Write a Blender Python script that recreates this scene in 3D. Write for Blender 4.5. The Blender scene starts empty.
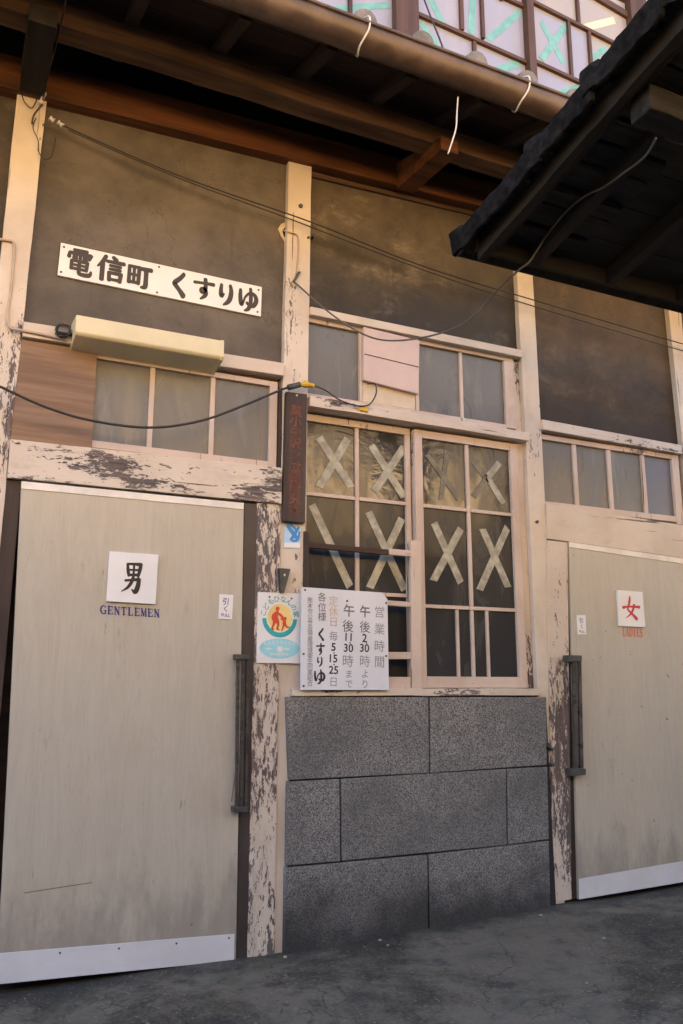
import bpy, bmesh, math, random
from mathutils import Vector, Matrix, noise
random.seed(7)
SC = bpy.context.scene
COL = SC.collection
R = math.radians

# ------------------------------------------------------------------ camera, sky, sun, exposure
CAM = Vector((0.0, -3.5, 1.057))
FPX = 834.4
YAW, PITCH = R(25.17), R(11.92)
cd = bpy.data.cameras.new('camera')
cd.sensor_fit = 'VERTICAL'; cd.sensor_height = 24.0
cd.lens = FPX / 1024 * 24.0
cd.clip_start = 0.05; cd.clip_end = 500
cam = bpy.data.objects.new('camera', cd); COL.objects.link(cam)
cam.location = CAM
cam.rotation_euler = (math.pi / 2 + PITCH, 0, -YAW)
SC.camera = cam

SUN_DIR = Vector((-0.42, 0.80, 0.0)).normalized() * math.cos(R(45)) + Vector((0, 0, math.sin(R(45))))
w = bpy.data.worlds.new('World'); SC.world = w; w.use_nodes = True
wn = w.node_tree.nodes; wl = w.node_tree.links
sky = wn.new('ShaderNodeTexSky'); sky.sky_type = 'NISHITA'; sky.sun_disc = False
sky.sun_elevation = R(45); sky.sun_rotation = math.atan2(SUN_DIR.x, SUN_DIR.y)
wl.new(sky.outputs[0], wn['Background'].inputs[0]); wn['Background'].inputs[1].default_value = 0.125
sd = bpy.data.lights.new('sun', 'SUN'); sd.energy = 5.0; sd.angle = R(0.5); sd.color = (1.0, 0.78, 0.46)
sun = bpy.data.objects.new('sun', sd); COL.objects.link(sun)
sun.rotation_euler = SUN_DIR.to_track_quat('Z', 'Y').to_euler()
vs = SC.view_settings
vs.view_transform = 'Standard'; vs.look = 'None'; vs.exposure = 3.15; vs.gamma = 1; vs.use_curve_mapping = False
SC.cycles.max_bounces = 8; SC.cycles.diffuse_bounces = 5
SC.cycles.use_denoising = True

# ------------------------------------------------------------------ helpers
_f = Vector((math.sin(YAW) * math.cos(PITCH), math.cos(YAW) * math.cos(PITCH), math.sin(PITCH)))
_r = Vector((math.cos(YAW), -math.sin(YAW), 0)); _u = _r.cross(_f)

def at(px, py, Y=0.0):
    """the point where the facade plane y = Y carries what the photo shows at (px, py)"""
    d = _r * ((px - 341.5) / FPX) + _u * (-(py - 512) / FPX) + _f
    return CAM + d * ((Y - CAM.y) / d.y)

def xz(px, py, Y=0.0):
    p = at(px, py, Y); return (p.x, p.z)

class MB:
    def __init__(s): s.v = []; s.f = []; s.smooth = []
    def add(s, vs, fs, smooth=False):
        n = len(s.v); s.v += [tuple(v) for v in vs]
        s.f += [tuple(i + n for i in f) for f in fs]; s.smooth += [smooth] * len(fs); return s
    def box(s, x0, x1, y0, y1, z0, z1):
        return s.slab([(x0, z1), (x1, z1), (x1, z0), (x0, z0)], y0, y1)
    def slab(s, quad, y0, y1):
        """a prism: outline in x,z (TL, TR, BR, BL ...) swept from the front y0 to the back y1"""
        n = len(quad)
        vs = [(x, y0, z) for x, z in quad] + [(x, y1, z) for x, z in quad]
        fs = [tuple(range(n))[::-1], tuple(range(n, 2 * n))]
        fs += [(i, (i + 1) % n, n + (i + 1) % n, n + i) for i in range(n)]
        return s.add(vs, fs)
    def extr_x(s, prof, x0, x1, tilt=0.0):
        """profile in y,z swept along x"""
        n = len(prof)
        vs = [(x0, y, z) for y, z in prof] + [(x1, y, z + tilt * (x1 - x0)) for y, z in prof]
        fs = [tuple(range(n)), tuple(range(n, 2 * n))[::-1]]
        fs += [(i, n + i, n + (i + 1) % n, (i + 1) % n) for i in range(n)]
        return s.add(vs, fs)
    def hexa(s, p):
        return s.add(p, [(0, 1, 2, 3), (7, 6, 5, 4), (0, 4, 5, 1), (1, 5, 6, 2), (2, 6, 7, 3), (3, 7, 4, 0)])
    def tube(s, pts, r, seg=8, n=6, cap=True):
        P = smooth_path(pts, n) if n > 1 else [Vector(p) for p in pts]
        rings = []
        prev = Vector((0.3, 0.2, 1)).normalized()
        for i, p in enumerate(P):
            t = (P[min(i + 1, len(P) - 1)] - P[max(i - 1, 0)]).normalized()
            a = prev - t * prev.dot(t)
            if a.length < 1e-4: a = t.orthogonal()
            a.normalize(); prev = a; b = t.cross(a)
            rr = r(i / (len(P) - 1)) if callable(r) else r
            rings.append([p + (a * math.cos(2 * math.pi * k / seg) + b * math.sin(2 * math.pi * k / seg)) * rr for k in range(seg)])
        vs = [v for q in rings for v in q]; fs = []
        for i in range(len(rings) - 1):
            for k in range(seg):
                fs.append((i * seg + k, i * seg + (k + 1) % seg, (i + 1) * seg + (k + 1) % seg, (i + 1) * seg + k))
        if cap:
            fs.append(tuple(range(seg))[::-1]); fs.append(tuple((len(rings) - 1) * seg + k for k in range(seg)))
        return s.add(vs, fs, True)
    def disc(s, c, rx, rz, y0, y1, n=24, a0=0, a1=360):
        q = [(c[0] + rx * math.cos(R(a0 + (a1 - a0) * k / n)), c[1] + rz * math.sin(R(a0 + (a1 - a0) * k / n))) for k in range(n)]
        return s.slab(q[::-1], y0, y1)
    def stroke(s, frame, pts, y, th=0.0006):
        """a brush stroke: pts are (u, v, width) in a unit square laid on the wall by frame"""
        O, U, V = frame
        pts = [(p + (0.06,))[:3] if len(p) < 3 else p for p in pts]
        q = []
        for i in range(len(pts) - 1):
            p0 = pts[max(i - 1, 0)]; p1 = pts[i]; p2 = pts[i + 1]; p3 = pts[min(i + 2, len(pts) - 1)]
            m = 6 if len(pts) > 2 else 3
            for k in range(m):
                t = k / m
                q.append(tuple(0.5 * (2 * p1[j] + (p2[j] - p0[j]) * t + (2 * p0[j] - 5 * p1[j] + 4 * p2[j] - p3[j]) * t * t + (3 * p1[j] - p0[j] - 3 * p2[j] + p3[j]) * t ** 3) for j in range(3)))
        q.append(pts[-1])
        left, right = [], []
        for i, (x, z, wd) in enumerate(q):
            a = q[max(i - 1, 0)]; b = q[min(i + 1, len(q) - 1)]
            dx, dz = b[0] - a[0], b[1] - a[1]; L = math.hypot(dx, dz) or 1
            nx, nz = -dz / L * wd / 2, dx / L * wd / 2
            left.append((x + nx, z + nz)); right.append((x - nx, z - nz))
        def cap(c, d, wd):
            L = math.hypot(*d) or 1; d = (d[0] / L, d[1] / L); n = (-d[1], d[0]); o = []
            for k in range(1, 5):
                a = math.pi * k / 5
                o.append((c[0] + wd / 2 * (n[0] * math.cos(a) + 0.8 * d[0] * math.sin(a)), c[1] + wd / 2 * (n[1] * math.cos(a) + 0.8 * d[1] * math.sin(a))))
            return o
        e = cap(q[-1][:2], (q[-1][0] - q[-2][0], q[-1][1] - q[-2][1]), q[-1][2])
        b = cap(q[0][:2], (q[0][0] - q[1][0], q[0][1] - q[1][1]), q[0][2])
        W = lambda p, yy: (O[0] + U[0] * p[0] + V[0] * p[1], yy, O[1] + U[1] * p[0] + V[1] * p[1])
        n = len(left)
        for yy, flip in ((y - th, False),):
            vs = [W(p, yy) for p in left] + [W(p, yy) for p in right]
            fs = [(i, i + 1, n + i + 1, n + i) for i in range(n - 1)]
            s.add(vs, fs)
            s.add([W(p, yy) for p in [left[-1]] + e + [right[-1]]], [tuple(range(len(e) + 2))])
            s.add([W(p, yy) for p in [right[0]] + b + [left[0]]], [tuple(range(len(b) + 2))])
        return s

def smooth_path(pts, n):
    P = [Vector(p) for p in pts]
    if len(P) < 3: return P
    o = []
    for i in range(len(P) - 1):
        p0, p1, p2, p3 = P[max(i - 1, 0)], P[i], P[i + 1], P[min(i + 2, len(P) - 1)]
        for k in range(n):
            t = k / n
            o.append(0.5 * (2 * p1 + (p2 - p0) * t + (2 * p0 - 5 * p1 + 4 * p2 - p3) * t * t + (3 * p1 - p0 - 3 * p2 + p3) * t ** 3))
    o.append(P[-1]); return o

BASE = {}
def thing(name, label, cat, loc, group=None):
    o = bpy.data.objects.new(name, None); COL.objects.link(o); o.location = loc
    o.empty_display_size = 0.1
    o['label'] = label; o['category'] = cat
    if group: o['group'] = group
    BASE[o.name] = Vector(loc); return o

def build(name, mb, mat, parent=None, bevel=0.0, label=None, cat=None, group=None, kind=None, origin=None, up=False, rough=None):
    base = BASE[parent.name] if parent else Vector(origin or (0, 0, 0))
    me = bpy.data.meshes.new(name)
    me.from_pydata([Vector(v) - base for v in mb.v], [], mb.f)
    for p, sm in zip(me.polygons, mb.smooth): p.use_smooth = sm
    bm = bmesh.new(); bm.from_mesh(me)
    if not up: bmesh.ops.recalc_face_normals(bm, faces=bm.faces)
    if bevel:
        es = [e for e in bm.edges if len(e.link_faces) == 2 and e.calc_face_angle(0) > R(40)]
        bmesh.ops.bevel(bm, geom=es, offset=bevel, segments=2, profile=0.6, affect='EDGES', clamp_overlap=True)
    if rough:
        amp, fq, step = rough
        for _ in range(6):
            es = [e for e in bm.edges if e.calc_length() > step]
            if not es: break
            bmesh.ops.subdivide_edges(bm, edges=es, cuts=1, use_grid_fill=True)
            if len(bm.verts) > 12000: break
        bmesh.ops.triangulate(bm, faces=[f for f in bm.faces if len(f.verts) > 4])
        off = Vector((random.random() * 9, random.random() * 9, random.random() * 9))
        for v in bm.verts:
            p = (v.co + base) * fq + off
            v.co += (noise.noise_vector(p) + .5 * noise.noise_vector(p * 2.7)) * amp
    bm.to_mesh(me); bm.free()
    if isinstance(mat, (list, tuple)):
        for m in mat: me.materials.append(m)
    else: me.materials.append(mat)
    o = bpy.data.objects.new(name, me); COL.objects.link(o)
    if parent: o.parent = parent; BASE[o.name] = base
    else: o.location = base
    if label: o['label'] = label
    if cat: o['category'] = cat
    if group: o['group'] = group
    if kind: o['kind'] = kind
    return o

def copy_part(o, parent, offset):
    c = o.copy(); COL.objects.link(c); c.parent = parent; c.location = o.location + Vector(offset)
    BASE[c.name] = BASE.get(parent.name, Vector()); return c

def glyphs(items, y, th=0.0):
    """items: (text, x, z, size, angle, bold): each glyph centred on x,z of the wall plane; one MB of all"""
    mb = MB()
    for text, x, z, size, ang, bold in items:
        cu = bpy.data.curves.new('t', 'FONT'); cu.body = text; cu.size = size
        cu.align_x = 'CENTER'; cu.align_y = 'CENTER'; cu.offset = bold * size; cu.resolution_u = 3
        ob = bpy.data.objects.new('t', cu); COL.objects.link(ob)
        dg = bpy.context.evaluated_depsgraph_get()
        me = bpy.data.meshes.new_from_object(ob.evaluated_get(dg))
        xs = [v.co.x for v in me.vertices]; ys = [v.co.y for v in me.vertices]
        if xs:
            cx, cy = (max(xs) + min(xs)) / 2, (max(ys) + min(ys)) / 2
            ca, sa = math.cos(R(ang)), math.sin(R(ang))
            vsx = [(x + (v.co.x - cx) * ca - (v.co.y - cy) * sa, y, z + (v.co.x - cx) * sa + (v.co.y - cy) * ca) for v in me.vertices]
            mb.add(vsx, [tuple(p.vertices) for p in me.polygons])
        bpy.data.objects.remove(ob); bpy.data.curves.remove(cu); bpy.data.meshes.remove(me)
    return mb

# ------------------------------------------------------------------ materials
class NT:
    def __init__(s, name):
        s.m = bpy.data.materials.new(name); s.m.use_nodes = True
        s.t = s.m.node_tree; s.n = s.t.nodes; s.b = s.n['Principled BSDF']
    def L(s, a, b): s.t.links.new(a, b); return s
    def node(s, ty, **kw):
        n = s.n.new(ty)
        for k, v in kw.items(): setattr(n, k, v)
        return n
    def coords(s, scale=(1, 1, 1), rnd=7.0):
        tc = s.node('ShaderNodeTexCoord'); oi = s.node('ShaderNodeObjectInfo')
        mul = s.node('ShaderNodeVectorMath', operation='SCALE'); mul.inputs[0].default_value = (1, 1.7, 2.3)
        s.L(oi.outputs['Random'], mul.inputs['Scale'])
        mu2 = s.node('ShaderNodeVectorMath', operation='SCALE'); mu2.inputs['Scale'].default_value = rnd
        s.L(mul.outputs[0], mu2.inputs[0])
        ad = s.node('ShaderNodeVectorMath', operation='ADD'); s.L(tc.outputs['Object'], ad.inputs[0]); s.L(mu2.outputs[0], ad.inputs[1])
        return s.scaled(ad.outputs[0], scale)
    def scaled(s, v, scale):
        mp = s.node('ShaderNodeVectorMath', operation='MULTIPLY'); mp.inputs[1].default_value = scale
        s.L(v, mp.inputs[0]); return mp.outputs[0]
    def noise(s, v, scale, detail=6, rough=.6, dist=0.0):
        n = s.node('ShaderNodeTexNoise'); n.inputs['Scale'].default_value = scale; n.inputs['Detail'].default_value = detail
        n.inputs['Roughness'].default_value = rough; n.inputs['Distortion'].default_value = dist
        s.L(v, n.inputs['Vector']); return n.outputs[0]
    def ramp(s, v, a, b, c0=0.0, c1=1.0):
        r = s.node('ShaderNodeMapRange', interpolation_type='SMOOTHSTEP', clamp=True)
        for k, x in zip(('From Min', 'From Max', 'To Min', 'To Max'), (a, b, c0, c1)): r.inputs[k].default_value = x
        s.L(v, r.inputs['Value']); return r.outputs[0]
    def math(s, op, a, b=0.0):
        m = s.node('ShaderNodeMath', operation=op)
        for i, x in enumerate((a, b)):
            if isinstance(x, (int, float)): m.inputs[i].default_value = x
            else: s.L(x, m.inputs[i])
        return m.outputs[0]
    def mix(s, f, a, b):
        m = s.node('ShaderNodeMix', data_type='RGBA')
        for i, x in ((0, f), (6, a), (7, b)):
            if isinstance(x, (int, float)): m.inputs[i].default_value = x
            elif isinstance(x, tuple): m.inputs[i].default_value = x + (1,)
            else: s.L(x, m.inputs[i])
        return m.outputs[2]
    def bump(s, h, strength=.4, dist=.004):
        b = s.node('ShaderNodeBump'); b.inputs['Strength'].default_value = strength; b.inputs['Distance'].default_value = dist
        s.L(h, b.inputs['Height']); s.L(b.outputs[0], s.b.inputs['Normal']); return s
    def out(s, color=None, rough=None, spec=None, metal=None):
        for k, v in (('Base Color', color), ('Roughness', rough), ('Specular IOR Level', spec), ('Metallic', metal)):
            if v is None: continue
            if isinstance(v, tuple): s.b.inputs[k].default_value = v + (1,)
            elif isinstance(v, (int, float)): s.b.inputs[k].default_value = v
            else: s.L(v, s.b.inputs[k])
        return s.m
    def posz(s):
        g = s.node('ShaderNodeNewGeometry'); x = s.node('ShaderNodeSeparateXYZ'); s.L(g.outputs['Position'], x.inputs[0]); return x.outputs

def peel(name, t, axis='z', paint=(.64, .545, .445), low=0.0, wood=(.120, .088, .078), dirt=.25, zr=(.1, 2.3), clw=.80):
    n = NT(name); g = (1, 1, .3) if axis == 'z' else (.3, 1, 1)
    v = n.coords(g); c = n.coords((1, 1, 1))
    big = n.noise(v, 38, 10, .72, .5)
    cl = n.noise(n.scaled(v, (1, 1, 1)), 4.5, 4, .55)
    fl = n.noise(v, 105, 6, .7, .8)
    h = n.math('ADD', n.math('MULTIPLY', big, .55), n.math('ADD', n.math('MULTIPLY', fl, .42), n.math('MULTIPLY', cl, clw)))
    h = n.math('SUBTRACT', h, (.97 + clw) / 2 - .5)
    if low:
        z = n.posz()[2]; h = n.math('SUBTRACT', h, n.ramp(z, zr[0], zr[1], low, 0))
    mask = n.ramp(h, t - .012, t + .014)
    grain = n.noise(n.scaled(v, (5, 5, .5) if axis == 'z' else (.5, 5, 5)), 22, 5, .6)
    fine = n.noise(c, 60, 4, .6); gy = n.noise(v, 7, 5, .6)
    wd = n.mix(n.ramp(grain, .3, .7), tuple(x * .55 for x in wood), tuple(min(1, x * 2.1) for x in wood))
    wd = n.mix(n.ramp(gy, .42, .62, 0, .7), wd, (wood[0] * .9, wood[0] * .82, wood[0] * .76))
    pc = n.mix(n.ramp(n.noise(c, 3.1, 6, .6), .35, .7), paint, (paint[0] * .84, paint[1] * .81, paint[2] * .79))
    pc = n.mix(n.math('MULTIPLY', n.ramp(n.noise(v, 9, 8, .7), .52, .75), dirt), pc, (.20, .15, .11))
    crack = n.ramp(n.noise(n.scaled(v, (3, 3, .35) if axis == 'z' else (.35, 3, 3)), 20, 3, .5), .27, .32)
    pc = n.mix(crack, (.13, .085, .06), pc)
    edge = n.math('MULTIPLY', mask, n.ramp(h, t + .05, t + .014))
    pc = n.mix(n.math('MULTIPLY', edge, .35), pc, (.75, .66, .58))
    n.bump(n.math('ADD', n.math('MULTIPLY', mask, .9), n.math('ADD', n.math('MULTIPLY', fine, .12), n.math('ADD', n.math('MULTIPLY', crack, .3), n.math('MULTIPLY', grain, .25)))), .55, .003)
    return n.out(n.mix(mask, wd, pc), n.ramp(mask, 0, 1, .85, .55), .3)

def wood(name, a, b, axis='x', rough=.7, scale=14, contrast=(.3, .7), spec=.3):
    n = NT(name); g = {'x': (.06, 1, 1), 'z': (1, 1, .06), 'y': (1, .06, 1)}[axis]
    v = n.coords(g)
    gr = n.noise(v, scale, 8, .65, .2); fi = n.noise(v, scale * 7, 4, .6); st = n.noise(n.coords(), 1.7, 5, .6)
    c = n.mix(n.ramp(gr, *contrast), a, b)
    c = n.mix(n.math('MULTIPLY', n.ramp(st, .5, .75), .5), c, tuple(x * .45 for x in a))
    n.bump(n.math('ADD', gr, n.math('MULTIPLY', fi, .5)), .3, .003)
    return n.out(c, rough, spec)

def plain(name, col, rough=.5, spec=.4, metal=0.0, var=.12, scale=8, bump=.1):
    n = NT(name); c = n.coords()
    a = n.noise(c, scale, 7, .65); b = n.noise(c, scale * 14, 3, .6)
    cc = n.mix(n.ramp(a, .35, .7), tuple(x * (1 - var) for x in col), tuple(min(1, x * (1 + var)) for x in col))
    n.bump(n.math('ADD', a, n.math('MULTIPLY', b, .4)), bump, .002)
    return n.out(cc, n.ramp(a, .3, .7, max(.02, rough - .08), min(1, rough + .08)), spec, metal)

def plaster(name, base, dark, stain, lowdark=0.0, zr=(2.5, 3.1), scr=.25):
    n = NT(name); c = n.coords()
    a = n.noise(c, 1.6, 8, .62, .4); b = n.noise(n.scaled(c, (1, 1, 1.7)), 3.0, 9, .72, .3); fi = n.noise(c, 90, 4, .7); mid = n.noise(c, 12, 6, .65)
    col = n.mix(n.ramp(a, .32, .66), dark, base)
    col = n.mix(n.math('MULTIPLY', n.ramp(b, .52, .72), scr), col, stain)
    col = n.mix(n.math('MULTIPLY', n.ramp(n.noise(c, 5, 8, .7), .42, .66), .38), col, tuple(x * .6 for x in dark))
    sp = n.ramp(n.noise(c, 38, 2, .5), .17, .20); col = n.mix(sp, tuple(min(1, x * 1.9) for x in base), col)
    ck = n.noise(c, 2.1, 6, .6, .3); crk = n.math('MULTIPLY', n.ramp(ck, .497, .4995), n.ramp(ck, .503, .5005)); col = n.mix(n.math('MULTIPLY', crk, .5), col, tuple(x * .4 for x in dark))
    dr = n.noise(n.scaled(c, (1, 1, .10)), 13, 5, .65); col = n.mix(n.math('MULTIPLY', n.ramp(dr, .58, .74), .30), col, tuple(x * .5 for x in dark))
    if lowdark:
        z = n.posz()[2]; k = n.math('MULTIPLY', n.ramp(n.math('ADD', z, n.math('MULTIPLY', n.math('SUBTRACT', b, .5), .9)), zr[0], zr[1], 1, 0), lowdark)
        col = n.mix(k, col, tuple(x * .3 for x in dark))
    n.bump(n.math('ADD', n.math('MULTIPLY', mid, .7), n.math('MULTIPLY', fi, .35)), .35, .004)
    return n.out(col, n.ramp(a, .3, .7, .55, .8), .35)

def glass(name, base, rough, bump=.12, smear_reflect=.35, smear_reflect_col=(.22, .20, .18), spec=.6):
    n = NT(name); c = n.coords()
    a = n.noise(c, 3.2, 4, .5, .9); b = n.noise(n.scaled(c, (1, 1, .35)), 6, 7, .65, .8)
    col = n.mix(n.math('MULTIPLY', n.ramp(b, .5, .72), smear_reflect), base, smear_reflect_col)  # pale streak marks, with reflections painted into the pane colour
    n.bump(a, bump, .03)
    n.b.inputs['IOR'].default_value = 1.52
    return n.out(col, n.ramp(b, .35, .7, rough, min(1, rough + .3)), spec)

def granite():
    n = NT('granite'); c = n.coords()
    vo = n.node('ShaderNodeTexVoronoi'); vo.inputs['Scale'].default_value = 300; n.L(c, vo.inputs['Vector'])
    sep = n.node('ShaderNodeSeparateColor'); n.L(vo.outputs['Color'], sep.inputs[0])
    col = n.mix(n.ramp(sep.outputs[0], .15, .9), (.10, .092, .085), (.36, .335, .312))
    col = n.mix(n.ramp(sep.outputs[1], .86, .92), col, (.38, .365, .35))
    col = n.mix(n.ramp(sep.outputs[2], .82, .88), col, (.025, .025, .027))
    oi = n.node('ShaderNodeObjectInfo'); col = n.mix(n.math('MULTIPLY', oi.outputs['Random'], .35), col, (.10, .098, .095))
    st = n.noise(c, 2.0, 8, .65); col = n.mix(n.ramp(st, .40, .66, 0, .55), col, (.075, .072, .072))
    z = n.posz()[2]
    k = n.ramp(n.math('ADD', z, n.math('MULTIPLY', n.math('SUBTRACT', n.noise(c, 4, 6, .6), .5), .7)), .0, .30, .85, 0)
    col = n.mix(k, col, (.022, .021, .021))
    n.bump(n.math('ADD', sep.outputs[0], n.math('MULTIPLY', n.noise(c, 40, 4), .6)), .35, .0018)
    return n.out(col, .62, .35)

def asphalt():
    n = NT('worn_concrete'); c = n.coords(rnd=0)
    vo = n.node('ShaderNodeTexVoronoi'); vo.inputs['Scale'].default_value = 110; n.L(c, vo.inputs['Vector'])
    sep = n.node('ShaderNodeSeparateColor'); n.L(vo.outputs['Color'], sep.inputs[0])
    big = n.noise(c, 1.3, 9, .68, .5); mid = n.noise(c, 6, 8, .7)
    col = n.mix(n.ramp(sep.outputs[0], .2, .95), (.040, .031, .021), (.092, .073, .050))
    col = n.mix(n.ramp(sep.outputs[1], .97, .985), col, (.17, .155, .13))
    col = n.mix(n.ramp(big, .44, .58, 0, .6), col, (.200, .162, .118))
    col = n.mix(n.ramp(mid, .52, .70, 0, .7), col, (.030, .029, .026))
    moss = n.ramp(n.noise(c, 2.6, 6, .6), .52, .70, 0, .5); col = n.mix(moss, col, (.045, .052, .030))
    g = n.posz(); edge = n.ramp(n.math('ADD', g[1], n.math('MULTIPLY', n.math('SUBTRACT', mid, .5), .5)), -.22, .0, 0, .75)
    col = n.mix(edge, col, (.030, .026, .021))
    ck = n.noise(c, 1.6, 5, .55, .4); crk = n.math('MULTIPLY', n.ramp(ck, .494, .499), n.ramp(ck, .506, .501)); col = n.mix(n.math('MULTIPLY', crk, .6), col, (.02, .018, .015))
    n.bump(n.math('ADD', n.math('MULTIPLY', sep.outputs[0], .5), n.math('MULTIPLY', mid, 1.2)), .6, .006)
    return n.out(col, n.ramp(mid, .3, .7, .6, .85), .4)

def laminate():
    n = NT('door_laminate'); c = n.coords(); v = n.coords((1, 1, .035))
    g1 = n.noise(n.coords((1, 1, .13)), 15, 10, .75, 2.2); g2 = n.noise(n.coords((1, 1, .08)), 130, 5, .7); st = n.noise(c, 2.3, 7, .6)
    col = n.mix(n.ramp(g1, .32, .68), (.425, .375, .300), (.475, .424, .344))
    col = n.mix(n.ramp(g2, .55, .8, 0, .45), col, (.27, .225, .165))
    col = n.mix(n.ramp(st, .5, .72, 0, .35), col, (.36, .27, .19))
    sp = n.ramp(n.noise(c, 21, 3, .5), .245, .27); col = n.mix(sp, (.17, .10, .06), col)
    rub = n.ramp(n.noise(n.coords((1, 1, .3)), 9, 6, .7), .60, .74, 0, .35); col = n.mix(rub, col, (.23, .19, .15))
    sc = n.noise(n.coords((1, 1, .16)), 55, 4, .6); col = n.mix(n.math('MULTIPLY', n.ramp(sc, .66, .74), n.ramp(st, .42, .6)), col, (.20, .155, .115))
    z = n.posz()[2]; gr = n.ramp(n.math('ADD', z, n.math('MULTIPLY', n.math('SUBTRACT', n.noise(n.coords((1, 1, .35)), 8, 8, .7), .5), 1.1)), .05, .42, .55, 0); col = n.mix(gr, col, (.19, .165, .135))
    rs = n.ramp(n.noise(n.coords((1, 1, .45)), 12, 3, .5), .235, .20); col = n.mix(n.math('MULTIPLY', rs, .5), col, (.30, .17, .08))
    n.bump(n.math('ADD', n.math('ADD', g2, n.math('MULTIPLY', st, 3.0)), n.math('MULTIPLY', g1, .6)), .16, .0015)
    return n.out(col, n.ramp(st, .3, .7, .36, .52), .45)

M = {}
M['post'] = peel('painted_post', .355, 'z', low=-.0)
M['post_left'] = peel('flaking_post', .385, 'z', low=.045, zr=(1.9, 3.2), dirt=.35)
M['jamb'] = peel('peeling_jamb', .505, 'z', low=.035, zr=(.0, .9), dirt=.5, clw=.42)
M['jamb2'] = peel('worn_jamb', .40, 'z', low=.10)
M['rail'] = peel('painted_rail', .37, 'x')
M['lintel'] = peel('peeling_lintel', .425, 'x', dirt=.4)
M['lintel2'] = peel('smooth_lintel', .34, 'x')
M['sash'] = peel('painted_sash', .33, 'z', paint=(.60, .48, .40))
M['sashx'] = peel('painted_sash_rail', .33, 'x', paint=(.60, .48, .40))
M['sill'] = peel('worn_sill', .45, 'x', dirt=.5)
M['plasterA'] = plaster('grey_plaster', (.160, .130, .102), (.082, .066, .051), (.21, .175, .14), .0)
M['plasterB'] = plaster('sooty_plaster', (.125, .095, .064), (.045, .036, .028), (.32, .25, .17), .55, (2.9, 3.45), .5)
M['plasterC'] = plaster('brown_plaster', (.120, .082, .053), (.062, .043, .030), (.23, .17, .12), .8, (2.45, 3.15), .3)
M['beam'] = wood('orange_beam', (.050, .019, .008), (.17, .060, .020), 'x', .6, 18)
M['outbeam'] = wood('eave_timber', (.028, .014, .009), (.135, .072, .038), 'x', .7, 20)
M['darkwood'] = wood('dark_timber', (.035, .022, .017), (.075, .045, .030), 'x', .75)
M['darkz'] = wood('dark_frame_timber', (.030, .020, .018), (.060, .040, .034), 'z', .55)
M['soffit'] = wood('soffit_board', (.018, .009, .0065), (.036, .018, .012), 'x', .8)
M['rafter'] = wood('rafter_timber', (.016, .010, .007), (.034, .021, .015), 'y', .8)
M['black'] = wood('black_timber', (.006, .005, .0045), (.017, .014, .012), 'y', .75)  # near-black streaked timber
M['blackx'] = wood('black_timber_long', (.010, .008, .007), (.024, .020, .017), 'x', .75)
M['oldwood'] = wood('weathered_black_timber', (.006, .005, .0045), (.022, .018, .015), 'y', .85, 26)
M['oldwoodx'] = wood('weathered_end_grain', (.006, .005, .005), (.030, .027, .025), 'x', .85, 30)
M['upframe'] = wood('upper_window_timber', (.050, .024, .014), (.095, .048, .028), 'x', .6)
M['upframez'] = wood('upper_window_post', (.050, .024, .014), (.095, .048, .028), 'z', .6)
M['ply'] = wood('weathered_plywood', (.175, .105, .068), (.29, .185, .120), 'x', .75, 30)
M['plank'] = wood('sign_plank', (.045, .030, .025), (.095, .065, .052), 'z', .7)
M['laminate'] = laminate()
M['kick'] = plain('kick_plate', (.62, .60, .60), .5, .4, 0, .06, 5)
M['strip'] = plain('cream_strip', (.74, .68, .60), .5)
M['bronze'] = plain('bronze_aluminium', (.060, .046, .042), .45, .4, .1, .15, 6)
M['handle'] = plain('handle_aluminium', (.085, .068, .058), .28, .7, .3, .15, 10)
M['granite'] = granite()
M['mortar'] = plain('dark_joint', (.03, .028, .027), .9)
M['glassd'] = glass('dark_pane', (.040, .0395, .040), .07, .06, .35, (.10, .098, .096), .22)
M['glassr'] = glass('mirroring_pane', (.045, .043, .041), .07, .22, .45, (.13, .12, .105), .75)
M['glassg'] = glass('frosted_pane', (.125, .122, .118), .26, .07, .8, (.26, .24, .205), .45)  # strong pale smears also paint reflections into these panes
M['glassb'] = glass('bluish_pane', (.115, .115, .14), .30, .08, .4, (.20, .19, .2), .5)
M['palepane'] = glass('sky_pale_pane', (.255, .25, .30), .30, .05, .5, (.33, .315, .345), .45)  # pale lilac of the reflected sky is put into the pane colour
M['palepanew'] = glass('warm_pale_pane', (.29, .26, .235), .30, .05, .5, (.34, .31, .28), .45)  # warmer tone of the pale pane
M['tape'] = plain('masking_tape', (.40, .375, .29), .55, .3, 0, .32, 18, .5)
M['tape_reflect'] = plain('reflection_dimmed_tape', (.20, .175, .125), .6, .3, 0, .3, 24, .4)  # darker tape copy, its dimming by pane reflections put into the colour
M['green'] = plain('green_tape', (.15, .34, .31), .5, .3, 0, .15, 12)
M['white'] = plain('white_board', (.74, .72, .71), .38, .5, 0, .04, 4, .03)
M['whitew'] = plain('white_enamel', (.78, .75, .70), .35, .5, 0, .04, 4, .03)
M['cold'] = plain('grey_white_board', (.66, .66, .69), .42, .45, 0, .05, 3, .04)
M['lamp'] = plain('cream_lamp_metal', (.62, .54, .34), .42, .5, 0, .06, 5)
M['pink'] = plain('pink_board', (.60, .46, .42), .7, .3, 0, .06, 5)
M['cream'] = plain('cream_filler', (.64, .52, .38), .65, .3, 0, .1, 7)
M['ink'] = plain('black_ink', (.022, .02, .022), .5)
M['inkbrown'] = plain('brown_black_ink', (.05, .036, .026), .5)
M['inkgrey'] = plain('faded_ink', (.27, .265, .28), .6)
M['inkgrey2'] = plain('half_faded_ink', (.14, .135, .145), .6)
M['inkorange'] = plain('faded_orange_ink', (.56, .40, .29), .6)
M['red'] = plain('red_paint', (.52, .022, .03), .5)
M['redor'] = plain('orange_red_letters', (.60, .13, .07), .5)
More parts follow.
